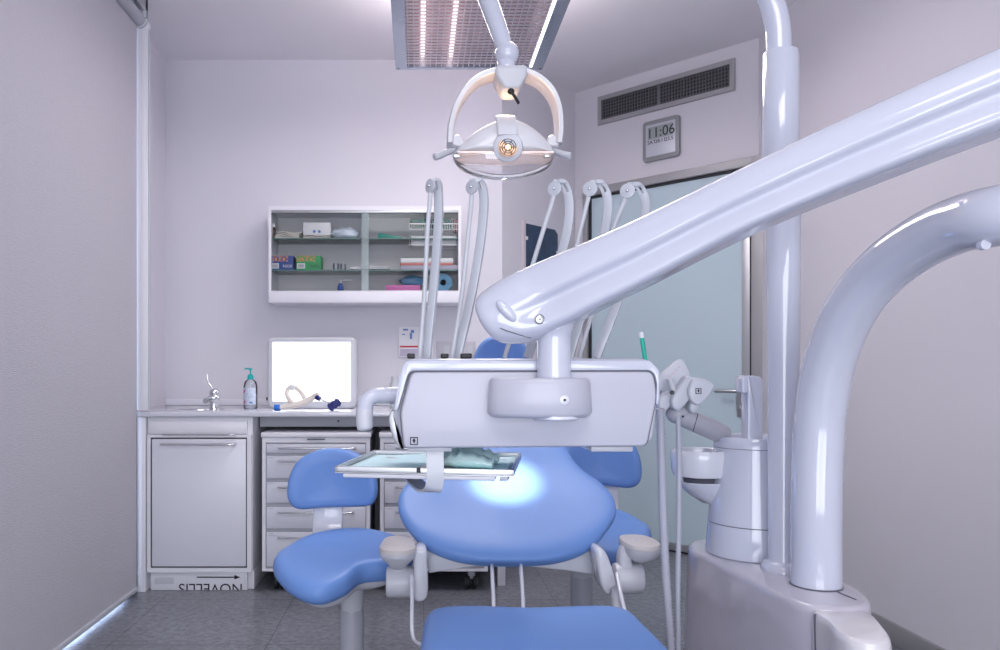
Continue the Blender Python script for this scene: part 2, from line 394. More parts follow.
# roller blind
XBL = -1.32
bl = thing('roller_blind', 'large grey fabric roller blind pulled down along the left wall', 'blind', (XBL,1.7,0))
fbm = BM(); t = bmesh.new()
NY, NZ = 60, 4
def blx(y): return XBL + .0012*math.sin(y*9)+.0008*math.sin(y*23)
Rr = []
for iy in range(NY+1):
    y = -.6+(3.655+.6)*iy/NY
    Rr.append([Vector((blx(y)+dx, y, z)) for dx, z in ((0,.035),(0,1.3),(0,2.67),(-.0015,2.67),(-.0015,1.3),(-.0015,.035))])
rings(fbm, Rr); t.free()
obj('blind_fabric', fbm, BLIND, bl)
obj('bottom_bar', rbox(BM(), Vector((XBL,1.53,.028)), (.022,4.25,.022), .006), PLASTIC, bl)
rt = BM(); cyl(rt, (XBL+.012,-.6,2.695), (XBL+.012,3.66,2.695), .030, 24); obj('roller_tube', rt, GREYP, bl)
rc = BM(); cyl(rc, (XBL+.012,3.655,2.695), (XBL+.012,3.672,2.695), .036, 24, .003); obj('end_bracket', rc, PLASTIC, bl)
rh = BM(); box2(rh, (XBL+.03,-.6,2.73), (XBL+.05,3.67,2.80), .004); box2(rh, (XBL-.03,3.64,2.70), (XBL+.05,3.67,2.80), .003); obj('head_rail', rh, ALU, bl)
gr = BM(); box2(gr, (XBL-.02,3.672,.865), (XBL+.047,3.72,2.70), .002)
obj('guide_post', gr, LACQ, bl)
gs = BM(); box2(gs, (XBL+.0475,3.676,.865), (XBL+.053,3.70,2.66)); obj('post_seal', gs, MIDG, bl)

# ================================================================== FURNITURE ALONG THE BACK WALL
YF = 3.70; SF = F/YF
fx = lambda px: (px-CX)/SF
fz = lambda py: H-(py-CY)/SF
WT = .857
ct = BM()
prism(ct, [(XL,YF-.012), (fx(522),YF-.012), (.45,YB-.001), (XL,YB-.001)], XY, .832, WT, .004)
wt = thing('worktop', 'long white worktop running along the back wall', 'worktop', (-.4,4.1,0))
obj('top_slab', ct, WHITE, wt)
obj('backsplash', box2(BM(), (XL+.002,YB-.016,WT), (.46,YB-.002,WT+.035), .003), LACQ, wt)
ep = BM(); box2(ep, (fx(500),YF+.11,0), (fx(508),4.42,.832), .002); obj('end_panel', ep, LACQ, wt)
lp = BM(); box2(lp, (fx(137),YF,.0), (fx(145.5),4.4,.832), .003); obj('side_panel', lp, LACQ, wt)
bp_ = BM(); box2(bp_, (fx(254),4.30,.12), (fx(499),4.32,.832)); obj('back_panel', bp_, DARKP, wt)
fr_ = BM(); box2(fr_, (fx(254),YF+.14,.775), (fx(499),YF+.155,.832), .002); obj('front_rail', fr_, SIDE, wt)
dt_ = BM(); cyl(dt_, P(338.5,421,YF+.141)+Vector((0,-.004,0)), P(338.5,421,YF+.141), .005, 12); obj('cable_hole', dt_, INK, wt)

def bow_handle(bm, x0, x1, z, y, out=.028, r=.005):
    pts = [(x0,y,z), (x0+.008,y-out*.7,z), (x0+.05,y-out*.95,z), ((x0+x1)/2,y-out,z), (x1-.05,y-out*.95,z), (x1-.008,y-out*.7,z), (x1,y,z)]
    tube(bm, cr(pts, 6), r, 10)
# built-in appliance cabinet
cb = thing('base_cabinet', 'white built-in cabinet with one large door, tallest unit under the worktop', 'cabinet', (fx(199),4.0,0))
c = BM(); box2(c, (fx(146.5),YF+.018,fz(572.5)), (fx(252),4.30,.830), .003); box2(c, (fx(146.5),YF+.052,0), (fx(252),4.295,fz(572)), .003); obj('body', c, LACQ, cb)
c = BM(); box2(c, (fx(148),YF,fz(434)), (fx(247),YF+.02,fz(421)), .003); o = obj('drawer', c, LACQ, cb)
c = BM(); bow_handle(c, fx(163), fx(236), fz(434.5), YF+.0, .024, .004); obj('handle', c, CHROME, o)
c = BM()
rframe(c, XZ, fx(147), fx(251.5), fz(572.5), fz(435), (fx(151)-fx(147.5),fx(251.5)-fx(247),fz(568)-fz(572.5),fz(435)-fz(437.5)), YF+.02, YF-.001)
obj('door_surround', c, LACQ, cb)
c = BM(); box2(c, (fx(150),YF+.010,fz(569)), (fx(248),YF+.016,fz(436))); obj('door_gap', c, DARK, cb)
c = BM(); box2(c, (fx(152),YF-.004,fz(566.5)), (fx(246),YF+.014,fz(439)), .004); o = obj('door', c, LACQ2, cb)
c = BM(); bow_handle(c, fx(161), fx(236), fz(444), YF-.004, .03, .0055); obj('handle', c, CHROME, o)
c = BM(); box2(c, (fx(149),YF+.03,fz(592)), (fx(246),YF+.05,fz(574)), .002); o = obj('plinth', c, LACQ, cb)
c = BM(); MM = Matrix.Translation((fx(242),YF+.0285,fz(583.3)+.0)) @ Euler((PI/2,0,0)).to_matrix().to_4x4() @ Matrix.Rotation(PI, 4, 'Z')
text_bm(c, 'NOVELLIS', .070, Matrix.Translation((fx(241.5),YF+.029,fz(585.5))) @ Matrix.Rotation(PI/2, 4, 'X') @ Matrix.Rotation(PI, 4, 'Z') @ Matrix.Scale(1.0, 4, (1,0,0)), .0004, clip=(Vector((0,0,fz(591.6))), Vector((0,0,-1))))
box2(c, (fx(195),YF+.0285,fz(579.4)), (fx(235),YF+.031,fz(578.2)))
prism(c, [(fx(233),fz(576.6)), (fx(239),fz(578.8)), (fx(233),fz(581))], XZ, YF+.0285, YF+.031)
obj('printed_marks', c, INK, o)
c = BM()
for i in range(6): box2(c, (fx(152.5),YF+.0285,fz(579.4+i*1.1)), (fx(171+random.random()*2),YF+.0305,fz(579.9+i*1.1)))
obj('small_print', c, MIDG, o)

# drawer trolleys
rows = [(443.5,453.5), (455.5,479), (481.5,503.5), (506.5,529), (531.5,567)]
def trolley(name, label, x0):
    x1 = x0+fx(370)-fx(262)
    t = thing(name, label, 'drawer trolley', ((x0+x1)/2,YF+.25,0), 'drawer trolleys under the worktop')
    d = x0-fx(262); Y0 = YF
    c = BM(); box2(c, (x0+.004,Y0+.012,fz(571)), (x1-.004,Y0+.50,fz(437)), .004)
    obj('body', c, SIDE, t)
    c = BM()
    rframe(c, XZ, x0, x1, fz(571.5), fz(437.5), (.018,.018,fz(568.5)-fz(571.5),fz(437.5)-fz(442.5)), Y0+.03, Y0-.001)
    obj('front_surround', c, LACQ, t)
    c = BM(); box2(c, (x0-.005,Y0-.008,fz(437.5)), (x1+.005,Y0+.51,fz(432.5)), .005, 3); obj('top', c, LACQ, t)
    c = BM(); box2(c, (x0+.215,Y0-.0085,fz(439.5)), (x0+.30,Y0-.001,fz(438.6))); obj('label_strip', c, INK, t)
    for i, (a, b) in enumerate(rows):
        c = BM(); box2(c, (x0+.021,Y0-.003,fz(b-.6)), (x1-.021,Y0+.01,fz(a+.6)), .003); dr = obj('drawer', c, LACQ2, t)
        hz_ = fz(a+(5.5 if i else 4.5)); c = BM()
        if i == 0: bow_handle(c, x0+.075, x1-.065, hz_, Y0-.003, .026, .005)
        else: bow_handle(c, x0+.075, x1-.075, hz_, Y0-.003, .026, .0045)
        obj('handle', c, CHROME, dr)
        c = BM(); box2(c, (x0+.03,Y0-.0042,fz(a+2.4)), (x0+.055,Y0-.003,fz(a+1.7)))
        if i == 4: box2(c, (x0+.03,Y0-.0042,fz(a+4.2)), (x0+.07,Y0-.003,fz(a+3.6)))
        obj('tiny_caption', c, MIDG, dr)
    for sx in (x0+.075, x1-.075):
        for sy in (Y0+.06, Y0+.42):
            c = BM()
            for dx in (-.016,.016): cyl(c, (sx+dx-.009,sy,.036), (sx+dx+.009,sy,.036), .036, 22, .006)
            w = obj('caster', c, BLACK, t)
            c = BM(); box2(c, (sx-.018,sy-.02,.05), (sx+.018,sy+.02,.088), .008)
            for dx in (-.026,.026): cyl(c, (sx+dx-.0012,sy,.036), (sx+dx+.0012,sy,.036), .018, 16)
            obj('fork', c, GREYP, w)
    return t
trolley('drawer_trolley', 'white five-drawer trolley behind the left stool, next to the base cabinet', fx(262))
trolley('drawer_trolley', 'white five-drawer trolley standing partly behind the dental chair and its tray', fx(380))

# wall cabinet
YW = 4.25; SW = F/YW
wx = lambda px: (px-CX)/SW
wz = lambda py: H-(py-CY)/SW
wc = thing('wall_cabinet', 'shallow white wall cabinet with sliding glass doors above the worktop', 'wall cabinet', (wx(365),4.36,wz(303)))
x0, x1, z0, z1 = wx(268.5), wx(461), wz(303), wz(206)
c = BM(); T = .014
rframe(c, XZ, x0, x1, wz(291.5), z1, (T,T,.004,T+.008), YB-.002, YW); box2(c, (x0,YW-.004,z0), (x1,YB-.002,wz(291.5)-.0005), .006)
obj('carcass', c, LACQ, wc)
obj('back_board', box2(BM(), (x0+T,YB-.012,z0+.02), (x1-T,YB-.003,z1-T)), mat('cabinet_interior', (.66,.64,.66), .6), wc)
c = BM(); box2(c, (x0+T,YW+.002,wz(212.5)), (x1-T,YW+.03,wz(209.8)), .001); box2(c, (x0+T,YW+.002,wz(293.5)), (x1-T,YW+.03,wz(290.5)), .001); obj('sliding_track', c, ALU, wc)
for zz in (wz(236.8), wz(268.8)):
    c = BM(); box2(c, (x0+T,YW+.04,zz-.006), (x1-T,YB-.014,zz)); o = obj('glass_shelf', c, SHELFG, wc)
    c = BM(); box2(c, (x0+T,YW+.036,zz-.006), (x1-T,YW+.041,zz)); obj('shelf_edge', c, mat('glass_edge', (.14,.27,.25), .2), o)
c = BM(); box2(c, (x0+T,YW+.022,wz(291.5)), (wx(369),YW+.026,wz(212))); sd = obj('sliding_door', c, GLASS, wc)
c = BM(); box2(c, (wx(361),YW+.010,wz(291.5)), (x1-T,YW+.014,wz(212))); sd2 = obj('sliding_door', c, GLASS, wc)
c = BM(); box2(c, (wx(361.5),YW+.0085,wz(291.5)), (wx(368.5),YW+.0095,wz(212))); obj('frosted_stripe', c, glassy('door_overlap', (.80,.88,.88), .10, .3), sd2)
c = BM(); box2(c, (wx(362),YW-.002,wz(296)), (wx(447),YW+.004,wz(293)), .001); obj('lower_rail', c, WHITE, sd2)

def crumple(bm, c, rad, amp=.2, seed=1, rot=None, nu=18, nv=10):
    rnd = random.Random(seed); t = BM(); bmesh.ops.create_uvsphere(t, u_segments=nu, v_segments=nv, radius=1)
    for v in t.verts: v.co *= 1+amp*(rnd.random()-.5)*2
    for v in t.verts: v.co.z = max(v.co.z, -.75)
    M = Matrix.Translation(c) @ (rot.to_matrix().to_4x4() if rot else Matrix()) @ Matrix.Diagonal((*rad, 1)); t.transform(M); return merge(bm, t)
YI = 4.35
zb1, zb2, zb3 = wz(236.8), wz(268.8), wz(291.5)+.005
def ix(px): return (px-CX)*YI/F
# top shelf
c = BM(); lathe(c, [(.013,0),(.0135,.004),(.0135,.055),(.008,.066)], (ix(274.5),YI-.03,zb1), 20)
b_ = tag(obj('medicine_bottle', c, BROWN), 'brown glass bottle with white cap at the left end of the top shelf', 'bottle')
c = BM(); cyl(c, (ix(274.5),YI-.03,zb1+.064), (ix(274.5),YI-.03,zb1+.084), .010, 16, .002); o = obj('cap', c, PAPER, b_); WL[b_] = b_.location.copy(); o.matrix_parent_inverse = Matrix.Translation(-b_.location)
def sheet_stack(c, cx, cy, z, w, d, n, seed, th=.007):
    rnd = random.Random(seed)
    for i in range(n):
        tt = BM(); bmesh.ops.create_grid(tt, x_segments=8, y_segments=4, size=.5)
        a = rnd.uniform(-.12,.12)
        for v in tt.verts: v.co = Vector((v.co.x*w*rnd.uniform(.99,1.01)+rnd.uniform(-.001,.001), v.co.y*d, .004*math.sin(v.co.x*7+i)*(i/n+.3)))
        ext = bmesh.ops.extrude_face_region(tt, geom=tt.faces[:])
        bmesh.ops.translate(tt, verts=[v for v in ext['geom'] if isinstance(v, bmesh.types.BMVert)], vec=(0,0,th*.8))
        bmesh.ops.recalc_face_normals(tt, faces=tt.faces)
        tt.transform(Matrix.Translation((cx+rnd.uniform(-.006,.006),cy,z+.003+i*th)) @ Matrix.Rotation(a, 4, 'Z')); merge(c, tt)
    return c
tag(obj('folded_cloths', sheet_stack(BM(), ix(290), YI, zb1, .135, .10, 4, 3, .009), CLOTH), 'beige folded cloths piled beside the brown bottle, top shelf', 'cloths')
tag(obj('folded_cloths', sheet_stack(BM(), ix(318), YI, zb1, .15, .10, 2, 5, .006), CLOTH), 'flat beige cloths lying under the white box, top shelf', 'cloths')
bx = thing('tissue_box', 'white box with two small blue marks on the top shelf', 'box', (ix(318),YI-.02,zb1+.018))
obj('carton', box2(BM(), (ix(304.5),YI-.05,zb1+.0175), (ix(331.5),YI+.05,zb1+.088), .002), PAPER, bx)
c = BM()
for px in (315.5,320.5): cyl(c, (ix(px),YI-.0505,zb1+.038), (ix(px),YI-.049,zb1+.038), .008, 16)
obj('printed_logo', c, BLUEI, bx)
c = BM(); crumple(c, Vector((ix(346),YI-.01,zb1+.030)), (.072,.045,.037), .16, 8)
tag(obj('plastic_bag', c, BAG), 'crumpled pale blue plastic bag right of the white box, top shelf', 'bag')
c = BM(); prism(c, [(ix(378),zb1+.001), (ix(402),zb1+.001), (ix(402),zb1+.012), (ix(390),zb1+.022), (ix(380),zb1+.032), (ix(378),zb1+.024)], XZ, YI-.04, YI+.04, .004)
tag(obj('instrument_case', c, GREEN), 'dark green wedge-shaped case on the top shelf near the wire basket', 'case')
# basket hanging through top shelf
wb_ = thing('wire_basket', 'white wire basket hanging at the right end of the wall cabinet', 'basket', (ix(434),YI,wz(245)))
c = BM(); bx0, bx1, bz0, bz1 = ix(409), ix(458), wz(243.5), wz(222)
y0_, y1_ = YI-.05, YI+.06
for zz, rr in ((bz1,.003),(bz1-.03,.0015),(bz0,.0022)):
    tube(c, [(bx0,y0_,zz),(bx1,y0_,zz),(bx1,y1_,zz),(bx0,y1_,zz),(bx0,y0_,zz)], rr, 6)
for i in range(23):
    x = bx0+(bx1-bx0)*i/22
    tube(c, [(x,y0_,bz1),(x+.003,y0_,bz0),(x+.003,y1_,bz0),(x,y1_,bz1)], .0011, 5)
obj('wire_frame', c, PAPER, wb_)
c = BM(); box2(c, (ix(411),YI-.03,bz0+.004), (ix(456),YI+.05,bz0+.055), .006); tag(obj('white_packet', c, PAPER), 'white packet lying inside the wire basket', 'packet')
c = BM(); box2(c, (ix(410),YI-.045,zb1+.066), (ix(431),YI+.04,zb1+.116), .012); box2(c, (ix(432),YI-.04,zb1+.058), (ix(452),YI+.03,zb1+.114), .01)
tag(obj('green_cloth_bundle', c, mat('dark_green_cloth', (.03,.13,.12), .8)), 'dark green cloth bundle stuffed in the top of the wire basket', 'cloth')
c = BM(); box2(c, (ix(453),YI-.04,zb1+.04), (ix(459),YI+.03,zb1+.112), .008); tag(obj('maroon_pouch', c, mat('maroon', (.22,.06,.08), .6)), 'maroon pouch at the right end of the wire basket', 'pouch')
# middle shelf
def touch_box(name, label, xa, xb, base, print_col, text):
    t = thing(name, label, 'box', ((xa+xb)/2,YI-.02,zb2), 'printed glove boxes on the middle shelf')
    obj('carton', box2(BM(), (xa,YI-.06,zb2), (xb,YI+.05,zb2+.078), .0015), base, t)
    c = BM(); box2(c, (xa+.002,YI-.0612,zb2+.044), (xb-.026,YI-.06,zb2+.077)); obj('orange_band', c, ORANGE, t)
    c = BM(); text_bm(c, text, .046, Matrix.Translation((xa+.004,YI-.0614,zb2+.042)) @ Matrix.Rotation(PI/2, 4, 'X') @ Matrix.Scale((xb-xa-.034)/(.046*3.35), 4, (1,0,0)), .0003, bold=.0018); obj('lettering', c, print_col, t)
    c = BM(); box2(c, (xa+.004,YI-.0612,zb2+.007), (xa+.048,YI-.06,zb2+.036)); lb = obj('white_label', c, PAPER, t)
    c = BM()
    for i in range(8): box2(c, (xa+.011+i*.004,YI-.0617,zb2+.012), (xa+.0125+i*.004,YI-.061,zb2+.030))
    obj('barcode', c, INK, lb)
    c = BM(); text_bm(c, 'NXX', .024, Matrix.Translation((xb-.058,YI-.0612,zb2+.012)) @ Matrix.Rotation(PI/2, 4, 'X'), .0003); obj('size_mark', c, PAPER if base is NAVYB else INK, t)
touch_box('glove_box', 'navy and orange TOUCH box on the middle shelf, left end', ix(272.2), ix(295), NAVYB, NAVYB, 'TOUCH')
touch_box('glove_box', 'green and orange TOUCH box on the middle shelf', ix(298), ix(322), GREENB, GREENB, 'TOUCH')
for px, r_, h_ in ((336.5,.018,.040),(343.5,.017,.036)):
    c = BM(); lathe(c, [(r_*.8,0),(r_,h_*.5),(r_*.9,h_),(r_*.8,h_),(r_*.85,h_*.4),(.001,.004)], (ix(px),YI-.03,zb2), 20)
    tag(obj('small_cup', c, mat('smoky_cup', (.30,.31,.34), .25, metal=.4)), 'small grey metal cup on the middle shelf, %s' % ('beside the green TOUCH box' if px < 340 else 'next to the loose papers'), 'cup', 'cups on the middle shelf')
tag(obj('paper_stack', sheet_stack(BM(), ix(370), YI-.02, zb2, .21, .10, 3, 9, .006), PAPER), 'loose white papers lying flat on the middle shelf', 'papers')
t = thing('storage_box', 'flat white box with a coral band on the middle shelf', 'box', (ix(425),YI,zb2+.025))
obj('tray_base', box2(BM(), (ix(401),YI-.055,zb2), (ix(458),YI+.055,zb2+.026), .003), mat('lilac_grey', (.42,.40,.50), .5), t)
obj('coral_band', box2(BM(), (ix(400.5),YI-.057,zb2+.027), (ix(453),YI+.055,zb2+.036), .003), REDB, t)
obj('lid', box2(BM(), (ix(400.5),YI-.056,zb2+.037), (ix(453),YI+.055,zb2+.066), .008, 3), PAPER, t)
# bottom
t = thing('pump_bottle', 'small blue pump bottle on the cabinet floor', 'bottle', (ix(340.5),YI,zb3))
c = BM(); lathe(c, [(.015,0),(.017,.003),(.017,.032),(.010,.048),(.007,.052)], (ix(340.5),YI,zb3), 20); obj('bottle_body', c, BLUEL, t)
c = BM(); cyl(c, (ix(340.5),YI,zb3+.052), (ix(340.5),YI,zb3+.068), .005, 12); tube(c, [(ix(339.5),YI,zb3+.069), (ix(352),YI,zb3+.069)], .003, 8); obj('pump_head', c, PAPER, t)
tag(obj('pink_box', box2(BM(), (ix(386),YI-.05,zb3), (ix(420),YI+.05,zb3+.036), .002), PINKB), 'flat pink box on the cabinet floor', 'box')
c = BM(); crumple(c, Vector((ix(412),YI+.035,zb3+.068)), (.072,.028,.032), .12, 4, nu=14); tag(obj('blue_bag', c, BLUEBAG), 'crumpled blue film bag on top of the pink box', 'bag')
t = thing('tape_roll', 'blue roll with dark centre at the right end of the cabinet floor', 'roll', (ix(443),YI-.02,zb3))
c = BM()
lathe(c, [(.017,0),(.050,0),(.052,.004),(.052,.05),(.050,.054),(.017,.054),(.017,0)], (ix(443),YI-.035,zb3+.052), 30, Vector((0,1,0))); obj('roll_film', c, BLUEBAG, t)
c = BM(); cyl(c, (ix(443),YI-.030,zb3+.052), (ix(443),YI+.015,zb3+.052), .0168, 20); obj('core', c, DARK, t)

# things on the worktop
Y4 = 4.0
t = thing('light_viewer', 'lit white light box viewer standing on the worktop', 'light box', (S(312-CX,Y4),Y4+.04,WT))
c = BM(); o_ = rrect(S(89.5,Y4), S(71.5,Y4), .035, 6, (312-CX)*Y4/F, WT+S(71.5,Y4)/2)
prism(c, o_, XZ, Y4, Y4+.09, .010, 3); obj('housing', c, PLASTIC, t)
c = BM(); prism(c, rrect(S(78,Y4), S(59,Y4), .006, 3, (311.5-CX)*Y4/F, WT+S(72.5,Y4)/2+.004), XZ, Y4-.0015, Y4+.002); obj('screen', c, SCREEN, t)
c = BM(); cyl(c, (S(266.5-CX,Y4)-.006,Y4+.03,WT+.05), (S(267-CX,Y4)+.004,Y4+.03,WT+.05), .009, 14); obj('switch', c, BLACK, t)
# soap
t = thing('soap_bottle', 'clear pump bottle with teal pump beside the light box', 'bottle', (S(250.5-CX,Y4),Y4,WT))
sx, sy = S(250.5-CX, Y4), Y4
c = BM(); lathe(c, [(.030,0),(.034,.005),(.035,.02),(.035,.115),(.030,.138),(.014,.152),(.012,.156)], (sx,sy,WT), 28); obj('bottle_body', c, CLEARB, t)
c = BM(); lathe(c, [(.001,.004),(.031,.005),(.032,.02),(.032,.075),(.001,.076)], (sx,sy,WT), 24); obj('liquid', c, mat('soap_liquid', (.80,.84,.90), .2, alpha=.35), t)
c = BM(); R_ = []
for i in range(9):
    a = math.radians(-150+i*15); R_.append([Vector((sx+.0356*math.cos(a), sy+.0356*math.sin(a), WT+z)) for z in (.022,.108)])
rings(c, R_, False, False); lb = obj('label_sheet', c, mat('label_white_blue', (.55,.62,.80), .5, var=.4, vscale=70), t)
c = BM()
for a_, z_, m_ in ((-118,.03,0),(-118,.085,0)):
    for i in range(3):
        a = math.radians(a_-22+i*5); rbox(c, Vector((sx+.0362*math.cos(a), sy+.0362*math.sin(a), WT+z_+.004*i)), (.006,.002,.010))
obj('magenta_print', c, mat('magenta_print', (.55,.08,.30), .5), lb)
c = BM()
for i in range(3): a = math.radians(-82+i*8); rbox(c, Vector((sx+.0362*math.cos(a), sy+.0362*math.sin(a), WT+.033)), (.006,.002,.007))
obj('blue_print', c, BLUEI, lb)
c = BM(); lathe(c, [(.015,.150),(.0155,.152),(.0155,.168),(.010,.176),(.004,.178),(.004,.196),(.009,.198),(.009,.204),(.006,.208)], (sx,sy,WT), 20); tube(c, cr([(sx,sy,WT+.203),(sx-.018,sy-.003,WT+.206),(sx-.030,sy-.004,WT+.203)], 3), .004, 8); obj('pump_head', c, TEAL, t)
c = BM(); cyl(c, (sx,sy,WT+.02), (sx,sy,WT+.15), .003, 8); obj('dip_tube', c, PAPER, t)
# faucet + sink
Y38 = 3.86
fx_, fy_ = S(214-CX,Y38), Y38
t = thing('faucet', 'chrome mixer tap with an upright lever on the worktop', 'faucet', (fx_,fy_,WT))
c = BM(); lathe(c, [(.026,0),(.026,.006),(.020,.010),(.019,.035),(.024,.045),(.028,.058),(.026,.07),(.018,.078)], (fx_,fy_,WT), 26)
tube(c, cr([(fx_,fy_,WT+.05),(fx_-.01,fy_-.05,WT+.055),(fx_-.015,fy_-.10,WT+.048)], 4), .013, 14); obj('tap_body', c, CHROME, t)
c = BM(); ell(c, Vector((fx_+.001,fy_,WT+.088)), (.023,.023,.020)); tube(c, cr([(fx_,fy_,WT+.095),(fx_-.016,fy_,WT+.118),(fx_-.030,fy_+.002,WT+.142),(fx_-.034,fy_+.002,WT+.178)], 5), .0045, 10); obj('lever', c, CHROME, t)
t = thing('inset_sink', 'small round steel sink set flush in the worktop around the tap', 'sink', (S(205-CX,Y38),Y38-.03,WT))
c = BM(); lathe(c, [(.118,.0),(.118,.003),(.112,.0045),(.106,.003),(.10,.0012)], (S(196-CX,Y38),Y38+.10,WT), 40); obj('rim', c, CHROME, t)
# face-bow
Y39 = 3.80
t = thing('facebow', 'cream dental facebow with blue cap and navy knob in front of the light box', 'facebow', P(305,411,Y39))
Q = lambda px, py, dy=0: P(px, py, Y39)+Vector((0,dy,0))
c = BM(); pth = cr([Q(280,407.5), Q(290,406), Q(299,404,.005), Q(308,400.5,.01), Q(314,396.5,.01), Q(318,394.5,.0)], 6); sweep(c, pth, circ(.014,12,.017), Vector((0,0,1)), [.8+.35*math.sin(i/len(pth)*PI) for i in range(len(pth))])
tube(c, cr([Q(293,404,.01), Q(287,398,.03), Q(285.5,391,.05), Q(289,386.8,.06), Q(294,388,.06), Q(300,393.5,.05), Q(304.5,400,.02)], 6), .011, 12); obj('bow', c, CREAM, t)
c = BM(); ell(c, Q(290.5,387.5,.055), (.017,.016,.015)); ell(c, Q(304,400,.015), (.009,.009,.009)); obj('clear_joint', c, PAPER, t)
c = BM(); cyl(c, Q(274.2,407.6), Q(280.5,407.4), .0155, 18, .004); obj('blue_cap', c, BLUEC, t)
c = BM(); cyl(c, Q(316,397,-.005), Q(320.5,399,-.012), .012, 16, .002); obj('blue_screw', c, NAVY, t)
c = BM(); tube(c, [Q(319,398,-.008), Q(329,403.5,-.012)], .004, 8); obj('screw_rod', c, CHROME, t)
c = BM(); rbox(c, Q(334.5,404.5,-.012), (.066,.024,.036), .009, 3, Euler((0,math.radians(-32),0)))
for k in (-1,0,1): rbox(c, Q(334.5+k*3.5,404.5-k*2.2,-.012), (.008,.030,.044), .003, 2, Euler((0,math.radians(-32),0)))
obj('knob', c, NAVY, t)
# wall card, sockets, small bottle
yb = YB-.004
t = thing('product_card', 'printed card with a red stripe on the back wall above the instrument table', 'card', P(416,343,yb))
c = BM(); prism(c, rrect(S(34,yb), S(30,yb), .004, 3, *((416-CX)*yb/F, H-(342-CY)*yb/F)), XZ, YB-.012, YB); obj('card', c, PAPER, t)
c = BM(); box2(c, (P(400,0,yb).x,YB-.0135,P(0,347.5,yb).z), (P(432,0,yb).x,YB-.0118,P(0,345.8,yb).z)); obj('red_stripe', c, REDI, t)
c = BM()
for (a, b, w, h_) in ((403,329,5,1.6),(411,330,3,3),(402,334,3,1),(410,333,2,6),(430,329,4,2),(430,334,4,1.6)): box2(c, (P(a,0,yb).x,YB-.0135,P(0,b+h_,yb).z), (P(min(a+w,432),0,yb).x,YB-.0118,P(0,b,yb).z))
obj('blue_print', c, BLUEI, t)
c = BM(); box2(c, (P(400,0,yb).x,YB-.013,P(0,356,yb).z), (P(432,0,yb).x,YB-.0118,P(0,349,yb).z)); obj('lilac_band', c, mat('lilac_print', (.50,.46,.58), .5), t)
t = thing('socket_plate', 'pale grey wall socket plate above the worktop', 'socket', P(456,350,yb))
c = BM(); prism(c, rrect(S(39,yb), S(17,yb), .004, 3, (456-CX)*yb/F, H-(350-CY)*yb/F), XZ, YB-.012, YB-.0005, .002); obj('plate', c, mat('socket_grey', (.50,.49,.54), .4), t)
c = BM()
for px in (447,455,463,470): prism(c, rrect(S(5.5,yb), S(9,yb), .003, 3, (px-CX)*yb/F, H-(350-CY)*yb/F), XZ, YB-.0135, YB-.011)
obj('switch_module', c, MIDG, t)
c = BM(); lathe(c, [(.028,0),(.03,.006),(.03,.12),(.02,.14),(.02,.165)], (S(395-CX,4.2),4.2,WT), 22); bt_ = obj('spray_bottle', c, mat('bottle_pale', (.55,.58,.62), .3), None)
tag(bt_, 'pale bottle with blue print on the worktop behind the handle of the instrument table', 'bottle'); WL[bt_] = bt_.location.copy()
c = BM()
for i in range(5):
    a = math.radians(-165+9*(i%2)); rbox(c, Vector((S(395-CX,4.2)+.0305*math.cos(a), 4.2+.0305*math.sin(a), WT+.03+i*.018)), (.003,.008,.009))
obj('blue_print', c, BLUEI, bt_)

# ================================================================== ON THE ANGLED WALLS
t0, t1 = wd_t(598.5), wd_t(735.5); vz0 = (wd_z(598.5,126)+wd_z(735.5,90.5))/2; vz1 = (wd_z(598.5,98.5)+wd_z(735.5,57))/2
t = thing('air_vent', 'long grey louvred air vent high on the wall above the door', 'vent', WD((t0+t1)/2, vz0))
c = BM(); e = .028
rframe(c, WD, t0, t1, vz0, vz1, (e,e,e,e), 0, .014)
obj('frame', c, FRAMEG, t)
obj('backing', slab(BM(), WD, t0+.01, t1-.01, vz0+.01, vz1-.01, .0005, .002), DARK, t)
c = BM(); nv_ = 44
for i in range(nv_):
    tt = t0+e+(t1-t0-2*e)*(i+.5)/nv_; slab(c, WD, tt-.0022, tt+.0022, vz0+e, vz1-e, .003, .011)
for i in range(6):
    zz = vz0+e+(vz1-vz0-2*e)*(i+.5)/6; slab(c, WD, t0+e, t1-e, zz-.0018, zz+.0018, .0025, .006)
tm = (t0+t1)/2-.02; slab(c, WD, tm-.008, tm+.008, vz0+e, vz1-e, .003, .013)
obj('louvre_slats', c, mat('slat_grey', (.17,.17,.18), .4, metal=.3), t)
# clock
t0, t1 = wd_t(644.5), wd_t(681); cz0 = (wd_z(644.5,163)+wd_z(681,156.5))/2; cz1 = (wd_z(644.5,123)+wd_z(681,115.5))/2
cm = (t0+t1)/2; czm = (cz0+cz1)/2; cw = t1-t0; ch = cz1-cz0
t = thing('wall_clock', 'square grey digital wall clock reading 11:06 under the vent', 'clock', WD(cm, cz0))
c = BM(); prism(c, rrect(cw, ch, .02, 4, cm, czm), lambda a, b, d: WD(a, b, d), 0, .024, .005); obj('case', c, CLOCKG, t)
c = BM(); prism(c, rrect(cw-.045, ch-.05, .004, 3, cm, czm), lambda a, b, d: WD(a, b, d), .022, .026, .001); obj('face', c, SILV, t)
lz0, lz1 = cz1-ch*.64, cz1-ch*.20
c = BM(); slab(c, WD, cm-cw*.34, cm+cw*.34, cz1-ch*.47, cz1-ch*.17, .0255, .0275); obj('display', c, LCD, t)
wm = Matrix(((r2,0,-r2,0),(-r2,0,-r2,0),(0,1,0,0),(0,0,0,1)))
def on_wd(tt, z, n): M = wm.copy(); p = WD(tt, z, n); M.translation = p; return M
c = BM(); text_bm(c, '11:06', ch*.34, on_wd(cm+cw*.015, cz1-ch*.435, .0277) @ Matrix.Scale(1.0, 4, (1,0,0)), .0006, 'CENTER')
